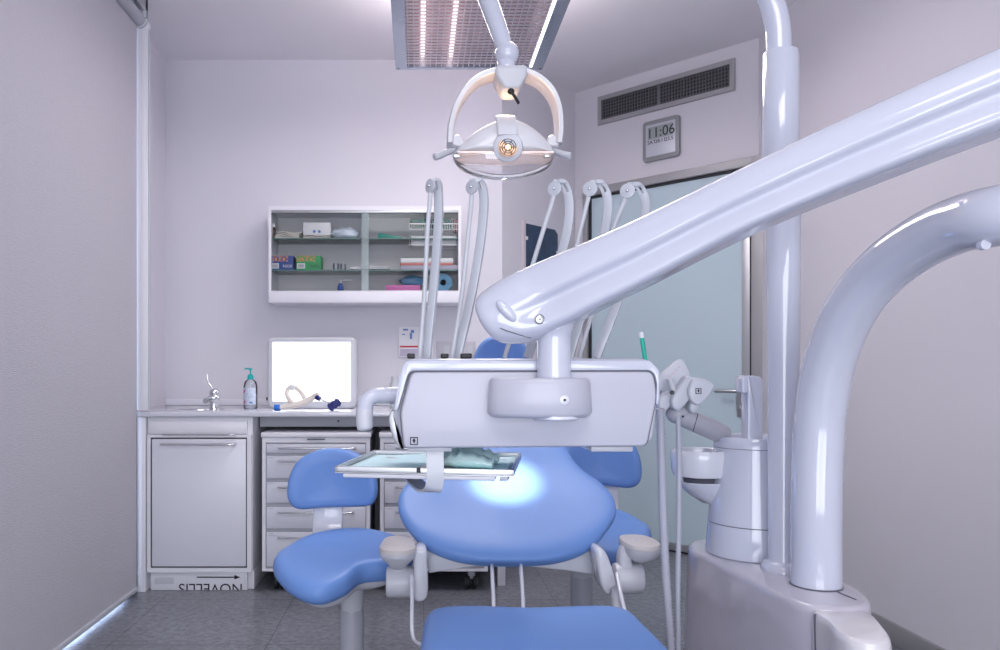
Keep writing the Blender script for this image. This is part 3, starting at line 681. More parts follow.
for k, s_ in ((-.24,'SAT'),(.0,'28:11'),(.24,'23.5')): text_bm(c, s_, ch*.13, on_wd(cm+cw*k, cz1-ch*.585, .0263), .0005, 'CENTER')
obj('digits', c, INK, t)
# x-ray film
t0, t1 = wb_t(524.5), wb_t(556.5); xz1 = (wb_z(524.5,223)+wb_z(556,231))/2; xz0 = xz1-.33
t = thing('xray_film', 'dark blue x-ray film hanging on the narrow angled wall', 'x-ray film', WB((t0+t1)/2, xz0))
c = BM(); prism(c, [(t0,xz0),(t1-.01,xz0),(t1,xz0+.02),(t1-.012,xz0+.12),(t1,xz0+.23),(t1,xz1-.025),(t1-.03,xz1),(t0,xz1)], lambda a, b, d: WB(a, b, d), .006, .010); obj('film', c, XRAY, t)
c = BM(); slab(c, WB, t0-.028, t0, xz0-.02, xz1+.015, 0, .012, .003); obj('edge_strip', c, mat('pink_grey_strip', (.62,.54,.58), .5), t)
c = BM()
for zz in (xz1-.085, xz0+.03): slab(c, WB, t0-.006, t0+.016, zz-.012, zz+.008, .009, .015, .002)
slab(c, WB, t1-.016, t1+.006, xz1-.15, xz1-.13, .004, .014, .002)
obj('clip', c, PAPER, t)

# ================================================================== CEILING LUMINAIRE
LZ = 2.50
t = thing('ceiling_luminaire', 'suspended rectangular luminaire with a rosy metal louvre', 'luminaire', (.25,3.1,LZ))
la, lb_, ya, yb2 = -.108, .60, 2.45, 3.76
c = BM()
rframe(c, XY, la, lb_, ya, yb2, (.055,.055,.03,.03), LZ+.085, LZ)
obj('frame', c, mat('luminaire_frame', (.48,.53,.62), .25, metal=.7), t)
obj('reflector', box2(BM(), (la+.05,ya+.02,LZ+.072), (lb_-.05,yb2-.02,LZ+.080)), REFL, t)
c = BM()
i = 0; x = la+.062
while x < lb_-.06: box2(c, (x,ya+.03,LZ+.006), (x+.003,yb2-.03,LZ+.014)); x += .026
y = ya+.04
while y < yb2-.03: box2(c, (la+.055,y,LZ+.006), (lb_-.055,y+.003,LZ+.013)); y += .031
obj('louvre', c, LOUV, t)
for x in (la+.13, (la+lb_)/2-.09):
    c = BM(); cyl(c, (x,ya+.05,LZ+.05), (x,yb2-.05,LZ+.05), .010, 12); obj('tube', c, TUBE, t)
c = BM(); box2(c, (lb_-.066,ya+.03,LZ+.0005), (lb_-.056,yb2-.03,LZ+.012), .002); obj('lit_strip', c, TUBEW, t)
c = BM()
for x in (la+.05, lb_-.05):
    for y in (ya+.15, yb2-.4): cyl(c, (x,y,LZ+.08), (x,y,CEILZ), .0015, 6)
obj('suspension_cable', c, STEEL, t)
c = BM()
for x in (la+.014, lb_-.014): cyl(c, (x,yb2-.016,LZ-.002), (x,yb2-.016,LZ+.001), .004, 8)
obj('screw', c, INK, t)

# ================================================================== DENTAL UNIT BASE
TZ = .55
Zr = lambda py: (py-CY)/(H-TZ)       # px per metre for a point of the base top
bs = thing('dental_unit', 'glossy lilac-white dental unit base with cuspidor tower and thick curved column', 'dental unit', (.9,1.95,0))
out = crc([(.762,2.20),(.772,1.95),(.787,1.74),(.815,1.63),(.86,1.605),(.925,1.615),(.975,1.68),(1.0,1.83),(1.02,2.1),(1.02,2.24),(.96,2.30),(.82,2.29)], 5)
c = BM(); cc = (.90,1.95)
R_ = []
for d, s, g in ((.0,1.0,.030),(.03,1.0,.030),(.25,1.0,.018),(TZ-.020,1.0,0),(TZ-.012,1.0,-.0015),(TZ-.005,1.0,-.005),(TZ-.001,1.0,-.011),(TZ,1.0,-.018)):
    ring = []
    for a, b in out:
        v = Vector((a-cc[0], b-cc[1])); n = v.normalized(); ring.append(Vector((a+n.x*g, b+n.y*g, d)))
    R_.append(ring)
rings(c, R_); body = obj('body', c, BODYG, bs, 50)
c = BM(); sm = [(.826,1.60),(.835,1.60)]
tube(c, [P(812,612,1.612)+Vector((0,-.012,0)), P(812,612,1.612)+Vector((.001,-.022,-.2)), P(812,612,1.612)+Vector((.001,-.03,-.5))], .003, 6); obj('vertical_seam', c, SEAM, bs)
c = BM(); tube(c, [(.925,1.74,TZ+.0006),(.930,1.70,TZ+.0006),(.935,1.665,TZ+.0006)], .0016, 6); obj('lid_seam', c, SEAM, bs)
# chair link arm in front
c = BM(); o_ = crc([(.824,1.63),(.812,1.55),(.797,1.485),(.803,1.44),(.835,1.42),(.870,1.435),(.905,1.51),(.928,1.63)], 5)
puff(c, o_, XY, [(.25,.97),(.26,1),(.51,1),(.528,.985),(.538,.95),(.542,.88)]); obj('link_arm', c, mat('warm_grey_gloss', (.62,.60,.62), .2, coat=.4), bs)
# tower
TX, TY = .905, 2.10
c = BM(); lathe(c, [(.118,TZ-.002),(.124,TZ+.003),(.1245,TZ+.01),(.118,TZ+.084)], (TX,TY,0), 48); tw = obj('cuspidor_tower', c, ARMW, bs)
c = BM(); lathe(c, [(.1165,TZ+.083),(.1165,TZ+.087)], (TX,TY,0), 48); obj('tower_seam', c, SEAM, tw)
c = BM(); lathe(c, [(.1178,TZ+.0865),(.103,.835),(.1025,.8355)], (TX,TY,0), 48); obj('tower_shell', c, ARMW, tw)
c = BM(); lathe(c, [(.101,.8345),(.101,.8375)], (TX,TY,0), 48); obj('tower_seam', c, SEAM, tw)
c = BM(); lathe(c, [(.1028,.837),(.101,.862),(.098,.866),(.090,.864),(.086,.858),(.0,.858)], (TX,TY,0), 48); obj('tower_lid', c, ARMW, tw)
# spout
c = BM()
prism(c, rounded([(744.8,376),(759.8,376),(759.8,443),(744.8,443)], [1,9,0,0], 6), px_map(2.05), 2.03, 2.075, .004, 3)
prism(c, rounded([(739.2,393),(739.2,375.5),(752,375.5),(750,384),(744.6,393)], [2.2,8,1,2.5,2.2], 5), px_map(2.05), 2.031, 2.074, .003, 3); obj('cup_filler', c, ARMW, bs)
# bowl
BX, BY = .772, 2.13
c = BM(); zr = H-(449.5-CY)*BY/F
lathe(c, [(.02,zr-.078),(.045,zr-.078),(.072,zr-.070),(.077,zr-.055),(.079,zr-.02),(.0785,zr-.004),(.076,zr),(.073,zr-.003),(.072,zr-.02),(.060,zr-.050),(.03,zr-.062),(.001,zr-.064)], (BX,BY,0), 44); obj('bowl', c, WHITE, bs)
c = BM(); lathe(c, [(.042,zr-.088),(.048,zr-.078)], (BX,BY,0), 30); obj('bowl_gasket', c, SEAM, bs)
c = BM(); puff(c, crc([(BX-.062,BY+.01),(BX-.045,BY-.045),(BX,BY-.062),(BX+.09,BY-.05),(BX+.10,BY+.05),(BX-.02,BY+.06)], 5), XY, [(zr-.145,.45),(zr-.125,.72),(zr-.100,.93),(zr-.088,1.0),(zr-.086,.98)], (BX+.06,BY)); obj('bowl_bracket', c, ARMW, bs)
# big column
PXc, PYc = .909, 1.78
cp = [(PXc,PYc,TZ-.005), (PXc,PYc,.70), P(818,450,1.78), P(822,402,1.77), P(832,354,1.74), P(850,311,1.69), P(880,273,1.62), P(918,244,1.53), P(958,225,1.44), P(1003,215,1.35), (1.13,1.25,1.315), (1.25,1.15,1.32)]
path = cr(cp, 7); c = BM(); tube(c, path, .0535, 32); col = obj('support_column', c, ARMW, bs)
c = BM(); lathe(c, [(.055,TZ-.001),(.056,TZ+.002),(.0535,TZ+.003)], (PXc,PYc,0), 40); obj('column_gasket', c, SEAM, col)
c = BM(); cyl(c, P(981,245.5,1.36)+Vector((0,-.0,0)), P(981,245.5,1.36)+Vector((.0,-.012,-.0)), .009, 14); obj('cap', c, ARMW, col)
c = BM(); cyl(c, (1.25,1.15,1.26), (1.25,1.15,1.50), .075, 32, .012); obj('elbow_joint', c, ARMW, bs)

# ================================================================== INSTRUMENT TABLE WITH SPRING ARM
dt = thing('instrument_table', 'white over-the-chair instrument table hanging from a long slanted glossy arm', 'instrument table', P(555,450,1.8))
# arm sections: centre px, perpendicular half height in px, depth
secs = [(478.5,315,3,1.712),(480.5,316.5,10,1.7115),(484,318.5,18,1.711),(489,318.5,25,1.709),(498,316.5,30,1.706),(515,311,35,1.700),(530,305,36,1.695),(545,298,35.5,1.69),(580,281.5,33.7,1.66),(640,253.5,32,1.61),(700,223.5,31,1.56),(750,199.5,31,1.515),(830,163.5,33.5,1.445),(915,127,36.5,1.37),(1000,92,39.5,1.30),(1080,60,42,1.235),(1150,33,44,1.18)]
secs = [(a,b,h,Y-.02) for a,b,h,Y in secs]; path = [P(a,b,Y) for a,b,h,Y in secs]; path.append(Vector((1.25,1.15,1.60)))
hs = [h*Y/F for a,b,h,Y in secs]; hs.append(.062)
D = .052
prof = [(1,0),(.98,.35),(.90,.62),(.74,.80),(.50,.93),(.25,1.0),(.05,1.0),(-.06,.93),(-.14,.80),(-.22,.74),(-.30,.76),(-.52,.90),(-.78,.98),(-.92,.90),(-1,.62),(-1,.3)]
sec2 = crc([(a,b) for a,b in prof]+[(a,-b) for a,b in prof[::-1] if b != 0], 3)
dsc = [.15,.40,.62,.80,.92,.98]+[1]*(len(path)-6)
pp = cr([(*p, h, d) for p, h, d in zip(path, hs, dsc)], 4)
R_ = []
for i, q in enumerate(pp):
    p = Vector(q[:3]); tt = (Vector(pp[min(i+1,len(pp)-1)][:3])-Vector(pp[max(i-1,0)][:3])).normalized()
    if i < 34: tt = (Vector(pp[44][:3])-Vector(pp[28][:3])).normalized()
    a = (Vector((0,0,1))-tt*tt.z).normalized(); b = tt.cross(a)
    k = min(1, max(0, (i-18)/12))
    ring = []
    for u, v in sec2:
        if k < 1:                        # smooth ellipse at the knuckle, ridge further along
            ang = math.atan2(v, u); ev = math.sin(ang)*1.02; eu = math.cos(ang)
            u2, v2 = eu*(1-k)+u*k, ev*(1-k)+v*k
        else: u2, v2 = u, v
        ring.append(p+a*u2*q[3]+b*v2*D*q[4])
    R_.append(ring)
c = BM(); rings(c, R_); arm = obj('spring_arm', c, ARMW, dt, 60)
c = BM(); q0 = surf(arm,506.5,311); ell(c, q0, (.012,.010,.029), Euler((0,math.radians(-42),0))); obj('release_button', c, ARMW, arm)
c = BM(); q0 = surf(arm,539.5,319.5); cyl(c, q0+Vector((0,.02,0)), q0+Vector((0,-.004,0)), .0088, 22, .002); o = obj('screw_cap', c, STEEL, arm); c = BM(); lathe(c, [(.0085,0),(.0105,.0),(.0105,.001),(.0085,.001)], q0+Vector((0,-.002,0)), 24, Vector((0,-1,0))); cyl(c, q0, q0+Vector((0,-.0046,0)), .0022, 10); obj('screw_ring', c, SEAM, o)
c = BM(); 
tube(c, [surf(arm,a,b) for a,b in ((500,328),(506,330.5),(514,333),(522,335.5),(531,338))], .0013, 6); obj('knuckle_seam', c, SEAM, arm)
c = BM(); cyl(c, (1.25,1.15,1.48), (1.25,1.15,1.68), .085, 32, .015); obj('arm_joint', c, ARMW, dt)
# post
pY = 1.675
pc = P(554,330,pY)
c = BM(); lathe(c, [(.030,1.155),(.042,1.148),(.0435,1.135),(.038,1.118),(.0362,1.10),(.0362,1.0)], (pc.x,pc.y,0), 36); obj('pivot_post', c, ARMW, dt)
# hub
hY = 1.60
hx = lambda px: (px-CX)*hY/F
hub = cr([((a-CX)*b/F, b) for a,b in ((489,1.715),(492,1.655),(515,1.625),(548,1.612),(572,1.618),(587,1.645),(591,1.715))], 6)
c = BM(); zt, zb = H-3*hY/F, H-44*hY/F
cc = (hx(545),1.70); R_ = []
for z, s in ((zb,.93),(zb+.003,.985),(zb+.010,1.035),(zb+.045,1.02),(zt-.012,1.0),(zt-.004,.985),(zt,.94)): R_.append([Vector((cc[0]+(a-cc[0])*s, b if b > 1.71 else cc[1]+(b-cc[1])*s, z)) for a, b in hub])
rings(c, R_); hb_ = obj('hub_cover', c, PANEL, dt, 50)
c = BM(); lathe(c, [(.045,zb-.006),(.05,zb-.002),(.05,zb+.004)], (pc.x,1.66,0), 30); obj('hub_bottom', c, WHITE, hb_)
q0 = surf(hb_,564.5,400)
c = BM(); cyl(c, q0+Vector((0,.01,0)), q0+Vector((0,-.002,0)), .010, 22, .001); o = obj('screw_recess', c, WHITE, hb_)
c = BM(); cyl(c, q0+Vector((0,.0,0)), q0+Vector((0,-.0028,0)), .003, 10); obj('screw_hole', c, INK, o)
# body
BY0 = 1.70
shell = [(404,358.5),(650,358),(661,369),(661,398),(656,444),(402,444),(392.5,410)]
PN = [(411.5,372.2),(652,371.6),(656.5,396),(646,446),(404,448),(400.5,412)]
c = BM(); prism(c, rounded(shell, 9), px_map(BY0), BY0+.018, BY0+.26, .012, 3); obj('shell', c, ARMW, dt, 50)
c = BM(); band = [(406,361),(649,360.5),(658.5,370),(659,398),(657.5,405),(655.5,404),(656.5,384),(654,374),(649,370.2),(412,370.6),(408,374),(400,402),(397.5,410.5),(394,410.5),(397,390),(402,367)]
prism(c, rounded(band, 2.5, 3), px_map(BY0), BY0-.005, BY0+.02, .0015, 2); obj('front_band', c, ARMW, dt, 50)
c = BM(); prism(c, rounded(PN, [6,7,12,6,5,5]), px_map(BY0), BY0-.006, BY0+.02, .005, 3); pn = obj('front_panel', c, PANEL, dt, 50)
c = BM(); prism(c, rounded([(a+(-1.3 if a<530 else 1.4), b+(-1.5 if b<400 else .3)) for a,b in PN], [6,7,12,6,5,5]), px_map(BY0), BY0+.001, BY0+.019); obj('panel_gap', c, SEAM, dt)
# symbol
def sym(bm, px, py, Y, s=.0085):
    q = P(px, py, Y); x, y, z = q
    for a, b in (((-s,s*.78),(s,s)), ((-s,-s),(s,-s*.78)), ((-s,-s),(-s*.78,s)), ((s*.78,-s),(s,s))): box2(bm, (x+a[0],y-.0006,z+a[1]), (x+b[0],y+.0006,z+b[1]))
    box2(bm, (x-s*.16,y-.0006,z-s*.5), (x+s*.16,y+.0006,z+s*.5)); ell(bm, Vector((x,y,z+s*.35)), (s*.28,.0006,s*.28), None, 10, 6); box2(bm, (x-s*.38,y-.0006,z-s*.1), (x+s*.38,y+.0006,z+s*.18))
c = BM(); sym(c, 414, 441, BY0-.0065); obj('type_symbol', c, INK, pn)
# underside feet
c = BM()
for a, b in ((408,452),(590,632)): box2(c, (P(a,0,1.72).x,BY0+.01,H-(451.5-CY)*1.72/F), (P(b,0,1.72).x,BY0+.13,H-(445-CY)*1.72/F), .004)
obj('rail_foot', c, PLASTIC, dt)
# end cap lower left
c = BM(); prism(c, crc([(393,410),(397,414),(400,440),(404,449),(397,444),(391,430),(389,416)], 4), px_map(1.76), 1.74, 1.84, .004); obj('side_rim', c, ALU, dt)
# handle
c = BM(); hp = cr([P(398,395,1.79), P(384,395.5,1.78), P(373,396.5,1.77), P(366.5,402,1.765), P(364.5,412,1.76)], 6); tube(c, hp, .0, 20, [.0195]*6+[.0185]*(len(hp)-6)); hd = obj('handle', c, ARMW, dt)
c = BM(); hp = cr([P(364.6,409,1.76), P(364.5,418,1.76), P(365,427,1.76), P(365.5,430.5,1.76)], 4); tube(c, hp, 0, 20, [.0195,.0196,.0193,.0195,.0194,.019,.0192,.019,.0186,.0185,.017,.015,.012][:len(hp)]); obj('handle_grip', c, PLASTIC, hd)
# top rests
c = BM()
for px in (411,444.5,466): rbox(c, P(px,356,1.80)+Vector((0,0,0)), (.018 if px<460 else .026,.03,.012), .003)
obj('instrument_rest', c, BLACK, dt)
# whips
def whip(wheel, rod, strap, yaw, wr):
    """photo-measured paths, real depth 1.86..1.9"""
    Yw = 1.86
    axis = Vector((-math.sin(yaw), -math.cos(yaw), 0))
    wc_ = P(*wheel, Yw)
    rs = BM(); pts = cr([P(a,b,Yw+.014) for a,b in strap], 6)
    side = Vector((math.cos(yaw), -math.sin(yaw), 0))          # in-plane horizontal
    # arc over the wheel (starts above the wheel, towards the strap)
    k = 10
    sect = [(-.0045,-.0105),(.0045,-.0105),(.006,-.008),(.006,.008),(.0045,.0105),(-.0045,.0105),(-.006,.008),(-.006,-.008)]
    Wd = Vector((math.cos(yaw*1.0), math.sin(yaw)*.0-.35, 0)).normalized()
    n_ = len(pts)
    sweep(rs, pts[k:], [(b_*1.0, a_) for a_, b_ in sect], Wd)
    for off in (-.0068,.0068):
        sweep(rs, [Vector(p)+Wd*off for p in pts[:k+2]], [(.0036,-.005),(.0036,.005),(-.0036,.005),(-.0036,-.005)], Wd)
    w = obj('instrument_whip', rs, WHIP, dt)
    c = BM(); cyl(c, wc_-axis*.003, wc_+axis*.0035, wr, 26, .0015); o = obj('pivot_disc', c, WHIP, w)
    c = BM(); ell(c, wc_+axis*.004, (.004,.004,.004)); obj('pivot_screw', c, CHROME, o)
    c = BM(); tube(c, cr([P(a,b,Yw) for a,b in rod], 5), .0055, 10); obj('return_rod', c, MIDG, w)
whip((430.5,186), [(430.5,193),(427.5,231),(424.5,293),(419.5,358)], [(432,180),(436.5,182),(438.5,196),(438,231),(433,293),(426.5,358)], .95, .0175)
whip((472,187), [(472,195),(468.5,231),(462,293),(452,358)], [(472,180.5),(479,181),(483.5,194),(482.5,225),(472,293),(457,358)], .75, .0175)
whip((554.6,188.8), [(554,196),(543,231),(525,290),(504.5,358)], [(556,181.5),(564,183.5),(569,198),(567.5,231),(553,280),(527.5,358)], .55, .0175)
whip((590,189), [(588.5,197),(578,240),(564,300),(549,358)], [(593,182),(601,183.5),(607.5,198),(605,231),(590,285),(569,358)], .5, .018)
whip((627.5,191), [(625.5,199),(613,230),(597,295),(579,358)], [(630,184.5),(638,185.5),(645,199),(644,222),(629.5,270),(596,358)], .45, .018)
# suction tip
t = thing('suction_tip', 'thin green suction tip with white end sticking up behind the instrument table', 'suction tip', P(645,358,1.86))
c = BM(); tube(c, [P(645.5,362,1.86), P(641.7,337,1.86)], .0052, 12); obj('stem', c, SUCT, t)
c = BM(); tube(c, [P(641.8,338,1.86), P(641.2,334,1.86), P(640.9,332,1.86)], 0, 12, [.0056,.0058,.0045]); obj('tip', c, PAPER, t)

# tray bracket (part of the table)
c = BM(); bw_ = .030
pts = cr([P(435,451,1.715), P(435,458,1.712), P(435,480,1.712), P(433,489,1.72), P(428,491,1.75), P(405,471,2.03)], 6)
sweep(c, pts, [(-.019,-.003),(.019,-.003),(.019,.003),(-.019,.003)], Vector((1,0,0)), None); obj('tray_bracket', c, MIDG, dt)
# tray
ang = math.radians(-10); TZt = .822
ta = Vector((S(335-CX,1.76), 1.755, TZt)); u_ = Vector((math.cos(ang), math.sin(ang), 0)); v_ = Vector((-math.sin(ang), math.cos(ang), 0))
LT, WT_ = .400, .385
TR = lambda a, b, z: ta+u_*a+v_*b+Vector((0,0,z-TZt+TZt-TZt)) if False else Vector((ta.x+u_.x*a+v_.x*b, ta.y+u_.y*a+v_.y*b, z))
tr = thing('instrument_tray', 'flat metal instrument tray held under the left of the instrument table', 'tray', TR(LT/2,WT_/2,TZt-.02))
c = BM(); e = .007
prism(c, [(0,0),(LT,0),(LT,WT_),(0,WT_)], TR, TZt-.012, TZt-.009)
for a0, a1, b0, b1 in ((0,LT,0,e),(0,LT,WT_-e,WT_),(0,e,0,WT_),(LT-e,LT,0,WT_)): prism(c, [(a0,b0),(a1,b0),(a1,b1),(a0,b1)], TR, TZt-.012, TZt+.003, .0015)
obj('tray_pan', c, STEEL, tr)
c = BM(); prism(c, [(.02,-.002),(LT-.04,-.002),(LT-.04,.05),(.02,.05)], TR, TZt-.022, TZt-.0125, .003); obj('tray_rail', c, PLASTIC, tr)
c = BM(); prism(c, [(LT-.03,-.003),(LT-.012,-.003),(LT-.003,WT_-.05),(LT-.02,WT_-.05)], TR, TZt-.021, TZt-.0125, .002); obj('side_rail', c, GREYP, tr)
c = BM(); prism(c, [(.187,-.001),(.196,-.001),(.196,.004),(.187,.004)], TR, TZt-.008, TZt+.0035); obj('clip', c, BLACK, tr)
c = BM(); tt = BM(); bmesh.ops.create_grid(tt, x_segments=26, y_segments=16, size=.5)
for v in tt.verts:
    a = .010+(v.co.x+.5)*(LT-.02); b = .012+(v.co.y+.5)*(WT_-.024)
    v.co = TR(a, b, TZt-.0075+.003*math.sin(a*22)*math.sin(b*9+1)+.006*max(0, (b/WT_-.8))*5*math.sin(a*11)**2)
merge(c, tt)
ln = obj('tray_liner', c, TURQ); tag(ln, 'turquoise paper liner lying in the metal instrument tray', 'paper liner')
sl = ln.modifiers.new('sol', 'SOLIDIFY'); sl.thickness = .0008
def packet(name, label, pts, z, m):
    c = BM(); R_ = []
    n = 12
    (ax,ay),(bx_,by_),w,h = pts
    for i in range(n+1):
        f = i/n; cx_, cy_ = ax+(bx_-ax)*f, ay+(by_-ay)*f
        hh = h*(.55+.45*math.sin(f*PI))*(1+.15*math.sin(i*2.7)); q = []
        for k in range(10):
            an = 2*PI*k/10; q.append(TR(cx_+.0, cy_+math.cos(an)*w*(1+.05*math.sin(i*1.9+k)), z+hh*(1+math.sin(an))*.5))
        R_.append(q)
    rings(c, R_); return tag(obj(name, c, m, None, 60), label, 'packet', 'wrapped packets on the tray')
packet('wrapped_packet', 'pale turquoise wrapped packet at the back of the tray', ((.215,.20),(.355,.17),.042,.040), TZt-.003, TURQF)
packet('wrapped_packet', 'green wrapped packet lying at the front right of the tray', ((.22,.085),(.35,.075),.036,.034), TZt-.003, TURQF)

# ================================================================== OPERATING LAMP
lp = thing('operating_lamp', 'white arched dental operating lamp on a tall bent pole', 'operating lamp', (.9,1.92,TZ))
PX2, PY2 = (783.5-CX)*1.92/F, 1.92
c = BM(); lathe(c, [(.034,TZ-.001),(.052,TZ),(.051,TZ+.012),(.042,TZ+.022),(.036,TZ+.024),(.034,TZ+.03),(.037,1.0),(.0390,1.30),(.0390,1.48)], (PX2,PY2,0), 36); obj('pole', c, ARMW, lp)
zs = P(0,53,1.92).z; q = (780.5-CX)*1.92/F
c = BM(); lathe(c, [(.039,1.42),(.0425,1.43),(.0430,zs-.004),(.041,zs),(.030,zs+.001)], (q,PY2,0), 36); obj('pole_sleeve', c, ARMW, lp)
EL = Vector((.02,2.22,2.50))
c = BM(); tube(c, cr([(q-.002,PY2,zs-.05), (q-.004,PY2,zs), P(777.5,25,1.92), P(770.5,0,1.925), P(757,-25,1.94), P(735,-48,1.96), P(700,-72,1.99), P(640,-100,2.05), EL+Vector((.12,-.02,-.01)), EL], 7), .0295, 26); obj('upper_tube', c, ARMW, lp)
c = BM(); ell(c, EL, (.05,.05,.05)); obj('elbow', c, ARMW, lp)
LY = 2.0
c = BM(); tube(c, [EL, P(488,0,2.03), P(505,48,LY)], 0, 24, [.028,.0245,.0215]); obj('head_arm', c, ARMW, lp)
c = BM(); ell(c, P(507,54,LY), (.031,.031,.031)); lathe(c, [(.022,0),(.023,.004),(.023,.030),(.020,.034)], P(506.5,73,LY), 26); kn = obj('ball_joint', c, ARMW, lp)
# central block
c = BM(); prism(c, rounded([(494,72),(525,72),(524.5,82),(517,95.5),(502.5,95.5),(494.5,82)], 4), px_map(LY), LY-.05, LY+.04, .008, 3); cbk = obj('yoke_block', c, mat('lamp_grey', (.55,.56,.60), .35), lp)
c = BM(); ell(c, P(511,91.5,LY-.05), (.009,.008,.008)); tube(c, [P(511.5,92,LY-.05), P(515,97,LY-.075), P(518.5,103,LY-.085)], .004, 10); obj('toggle', c, BLACK, cbk)
# arch
A = [(449.5,146),(450.5,130),(456,109),(466,92),(480,80),(496,74.5),(509.5,73.5),(524,75),(538,81),(549.5,92),(556.5,107),(559,128),(557.5,146)]
c = BM(); sweep(c, [P(a,b,LY) for a,b in cr(A, 5)], [(-.034,-.005),(-.028,-.0085),(.028,-.0085),(.034,-.005),(.034,.005),(.028,.0075),(-.028,.0075),(-.034,.005)], Vector((0,1,0))); obj('arch', c, WARMIN, lp)
# head body
top = [(453,155),(458,149),(470,138),(486,127.5),(503,122),(520,124.5),(535,133),(547,144),(554,154.5)]
outl = cr(top, 5)+[(554,157),(530,157.4),(507,157.6),(480,157.4),(453,157)]
c = BM(); puff(c, outl, px_map(LY), [(LY-.062,.30),(LY-.060,.55),(LY-.052,.78),(LY-.040,.92),(LY-.022,.985),(LY,1.0),(LY+.03,.98),(LY+.05,.90),(LY+.06,.6)], (503,150)); hbdy = obj('lamp_head', c, WARMIN, lp, 60)
c = BM(); cyl(c, P(508,147,LY-.05), P(508,147,LY-.069), .037, 32, .006); bz = obj('bezel', c, PLASTIC, hbdy)
c = BM(); lathe(c, [(.024,0),(.024,.002),(.018,-.006),(.008,-.012),(.001,-.012)], P(508,147,LY-.071), 30, Vector((0,-1,0))); obj('reflector_bowl', c, mat('lit_gold_mirror', (.85,.62,.45), .18, metal=.9, emit=(1,.6,.35), estr=.25), bz)  # faint emission stands for bulb light caught in the bowl
c = BM()
for r_ in (.020,.0145,.009): 
    tube(c, [P(508,147,LY-.0745)+Vector((r_*math.cos(a*PI/12),0,r_*math.sin(a*PI/12))) for a in range(25)], .0008, 5)
for a in range(6): tube(c, [P(508,147,LY-.075), P(508,147,LY-.075)+Vector((.021*math.cos(a*PI/3),0,.021*math.sin(a*PI/3)))], .0008, 5)
obj('guard_ring', c, INK, bz)
c = BM(); ell(c, P(508,147,LY-.072), (.006,.006,.006)); obj('bulb', c, BULB, bz)
c = BM(); sweep(c, cr([P(505,118,LY-.005), P(506,119,LY-.035), P(507,127,LY-.064), P(507.5,136,LY-.072)], 5), rrect(.050,.014,.005,3), Vector((1,0,0))); obj('top_clip', c, mat('lamp_grey2', (.62,.62,.66), .3), hbdy)
c = BM()
for a, b, s in ((457,142,1),(551,142,-1)):
    c = BM(); puff(c, crc([(a-5,b+6),(a-4,b-3),(a+1,b-5),(a+5,b),(a+6,b+7)], 4), px_map(LY), [(LY-.026,.8),(LY-.02,1),(LY+.02,1),(LY+.026,.8)]); obj('pivot_cheek', c, WARMIN, hbdy)
# shield
R_ = []; c = BM()
for j in range(9):
    f = j/8; ph = f*PI/2*.96; ring = []
    for k in range(40):
        a = 2*PI*k/40; wx_ = math.cos(a); wy_ = math.sin(a)
        ring.append(P(503.5+49.5*wx_*math.cos(ph)**.8, 158.5+19.5*math.sin(ph), LY)+Vector((0,wy_*.060*math.cos(ph)**.7,0)))
    R_.append(ring)
rings(c, R_, False); sh = obj('clear_shield', c, SHIELD, hbdy, 80)
c = BM(); tube(c, cr([P(454,160,LY), P(470,170,LY-.03), P(487,175,LY-.045), P(505,176.5,LY-.048), P(523,174.5,LY-.045), P(540,169,LY-.03), P(553.5,160,LY)], 6), .0032, 8)
tube(c, cr([P(454,161,LY), P(472,174,LY), P(490,178.5,LY), P(506,179,LY), P(524,177,LY), P(540,171.5,LY), P(553.5,161,LY)], 6), .0026, 8); obj('shield_rim', c, WARMIN, sh)
c = BM(); box2(c, (P(457,0,LY).x,LY-.055,P(0,158.6,LY).z), (P(550,0,LY).x,LY+.05,P(0,157.6,LY).z)); cc2 = [(457,158.5),(550,158.5)]; o_ = [(P(503.5,0,LY).x+.122*math.cos(k*PI/18), LY+.055*math.sin(k*PI/18)) for k in range(36)]; prism(c, o_, XY, P(0,159.4,LY).z, P(0,157.4,LY).z, .001); obj('reflector_edge', c, mat('reflector_glow', (.9,.78,.74), .25, metal=.4, emit=(1,.75,.68), estr=.18), hbdy)  # weak emission paints the lamp's light on the underside plate
c = BM()
for a, b in ((457,156),(547,156)): rbox(c, P(a,b,LY-.03), (.018,.01,.010), .003)
obj('latch', c, STEEL, hbdy)
for pts, rl in (([P(454,149.5,LY-.005), P(445,153,LY-.02), P(438,156,LY-.03), P(434,157,LY-.035)], None), ([P(553,150,LY-.005), P(561,153.5,LY-.02), P(567,155.5,LY-.03), P(571,156,LY-.035)], None)):
    pth = cr(pts, 4); c = BM(); tube(c, pth, 0, 14, [.008+.0022*(i/len(pth)) for i in range(len(pth)-1)]+[.007]); obj('handle', c, mat('handle_grey', (.50,.51,.55), .35), lp)

# ================================================================== ASSISTANT HOLDER
AY = 2.0
ah = thing('suction_holder', 'white assistant instrument holder with hoses beside the cuspidor', 'instrument holder', P(690,420,AY))
c = BM(); tube(c, cr([P(678,414,AY+.02), P(695,422,AY+.03), P(722,434,2.12)], 4), .026, 24); ell(c, P(678,414,AY+.02), (.031,.028,.026)); obj('support_arm', c, mat('holder_arm_grey', (.40,.40,.45), .3), ah)
c = BM(); cyl(c, P(683,416.5,AY-.005), P(683,416.5,AY-.012), .003, 8); tube(c, [P(698,414,AY-.0), P(693,432,AY-.0)], .001, 5); obj('screw', c, INK, ah)
c = BM(); prism(c, crc([(683,359),(686,361),(692,377),(686,384),(664,392),(659,383),(663,376),(672,367)], 4), px_map(AY), AY+.015, AY+.04, .004, 3); bp2 = obj('control_panel', c, PLASTIC, ah, 60)
c = BM()
for k in range(5): rbox(c, P(667+k*3.0,379.5-k*3.1,AY+.0135), (.0055,.002,.004), 0)
obj('button_row', c, mat('rose_buttons', (.62,.48,.52), .5), bp2)
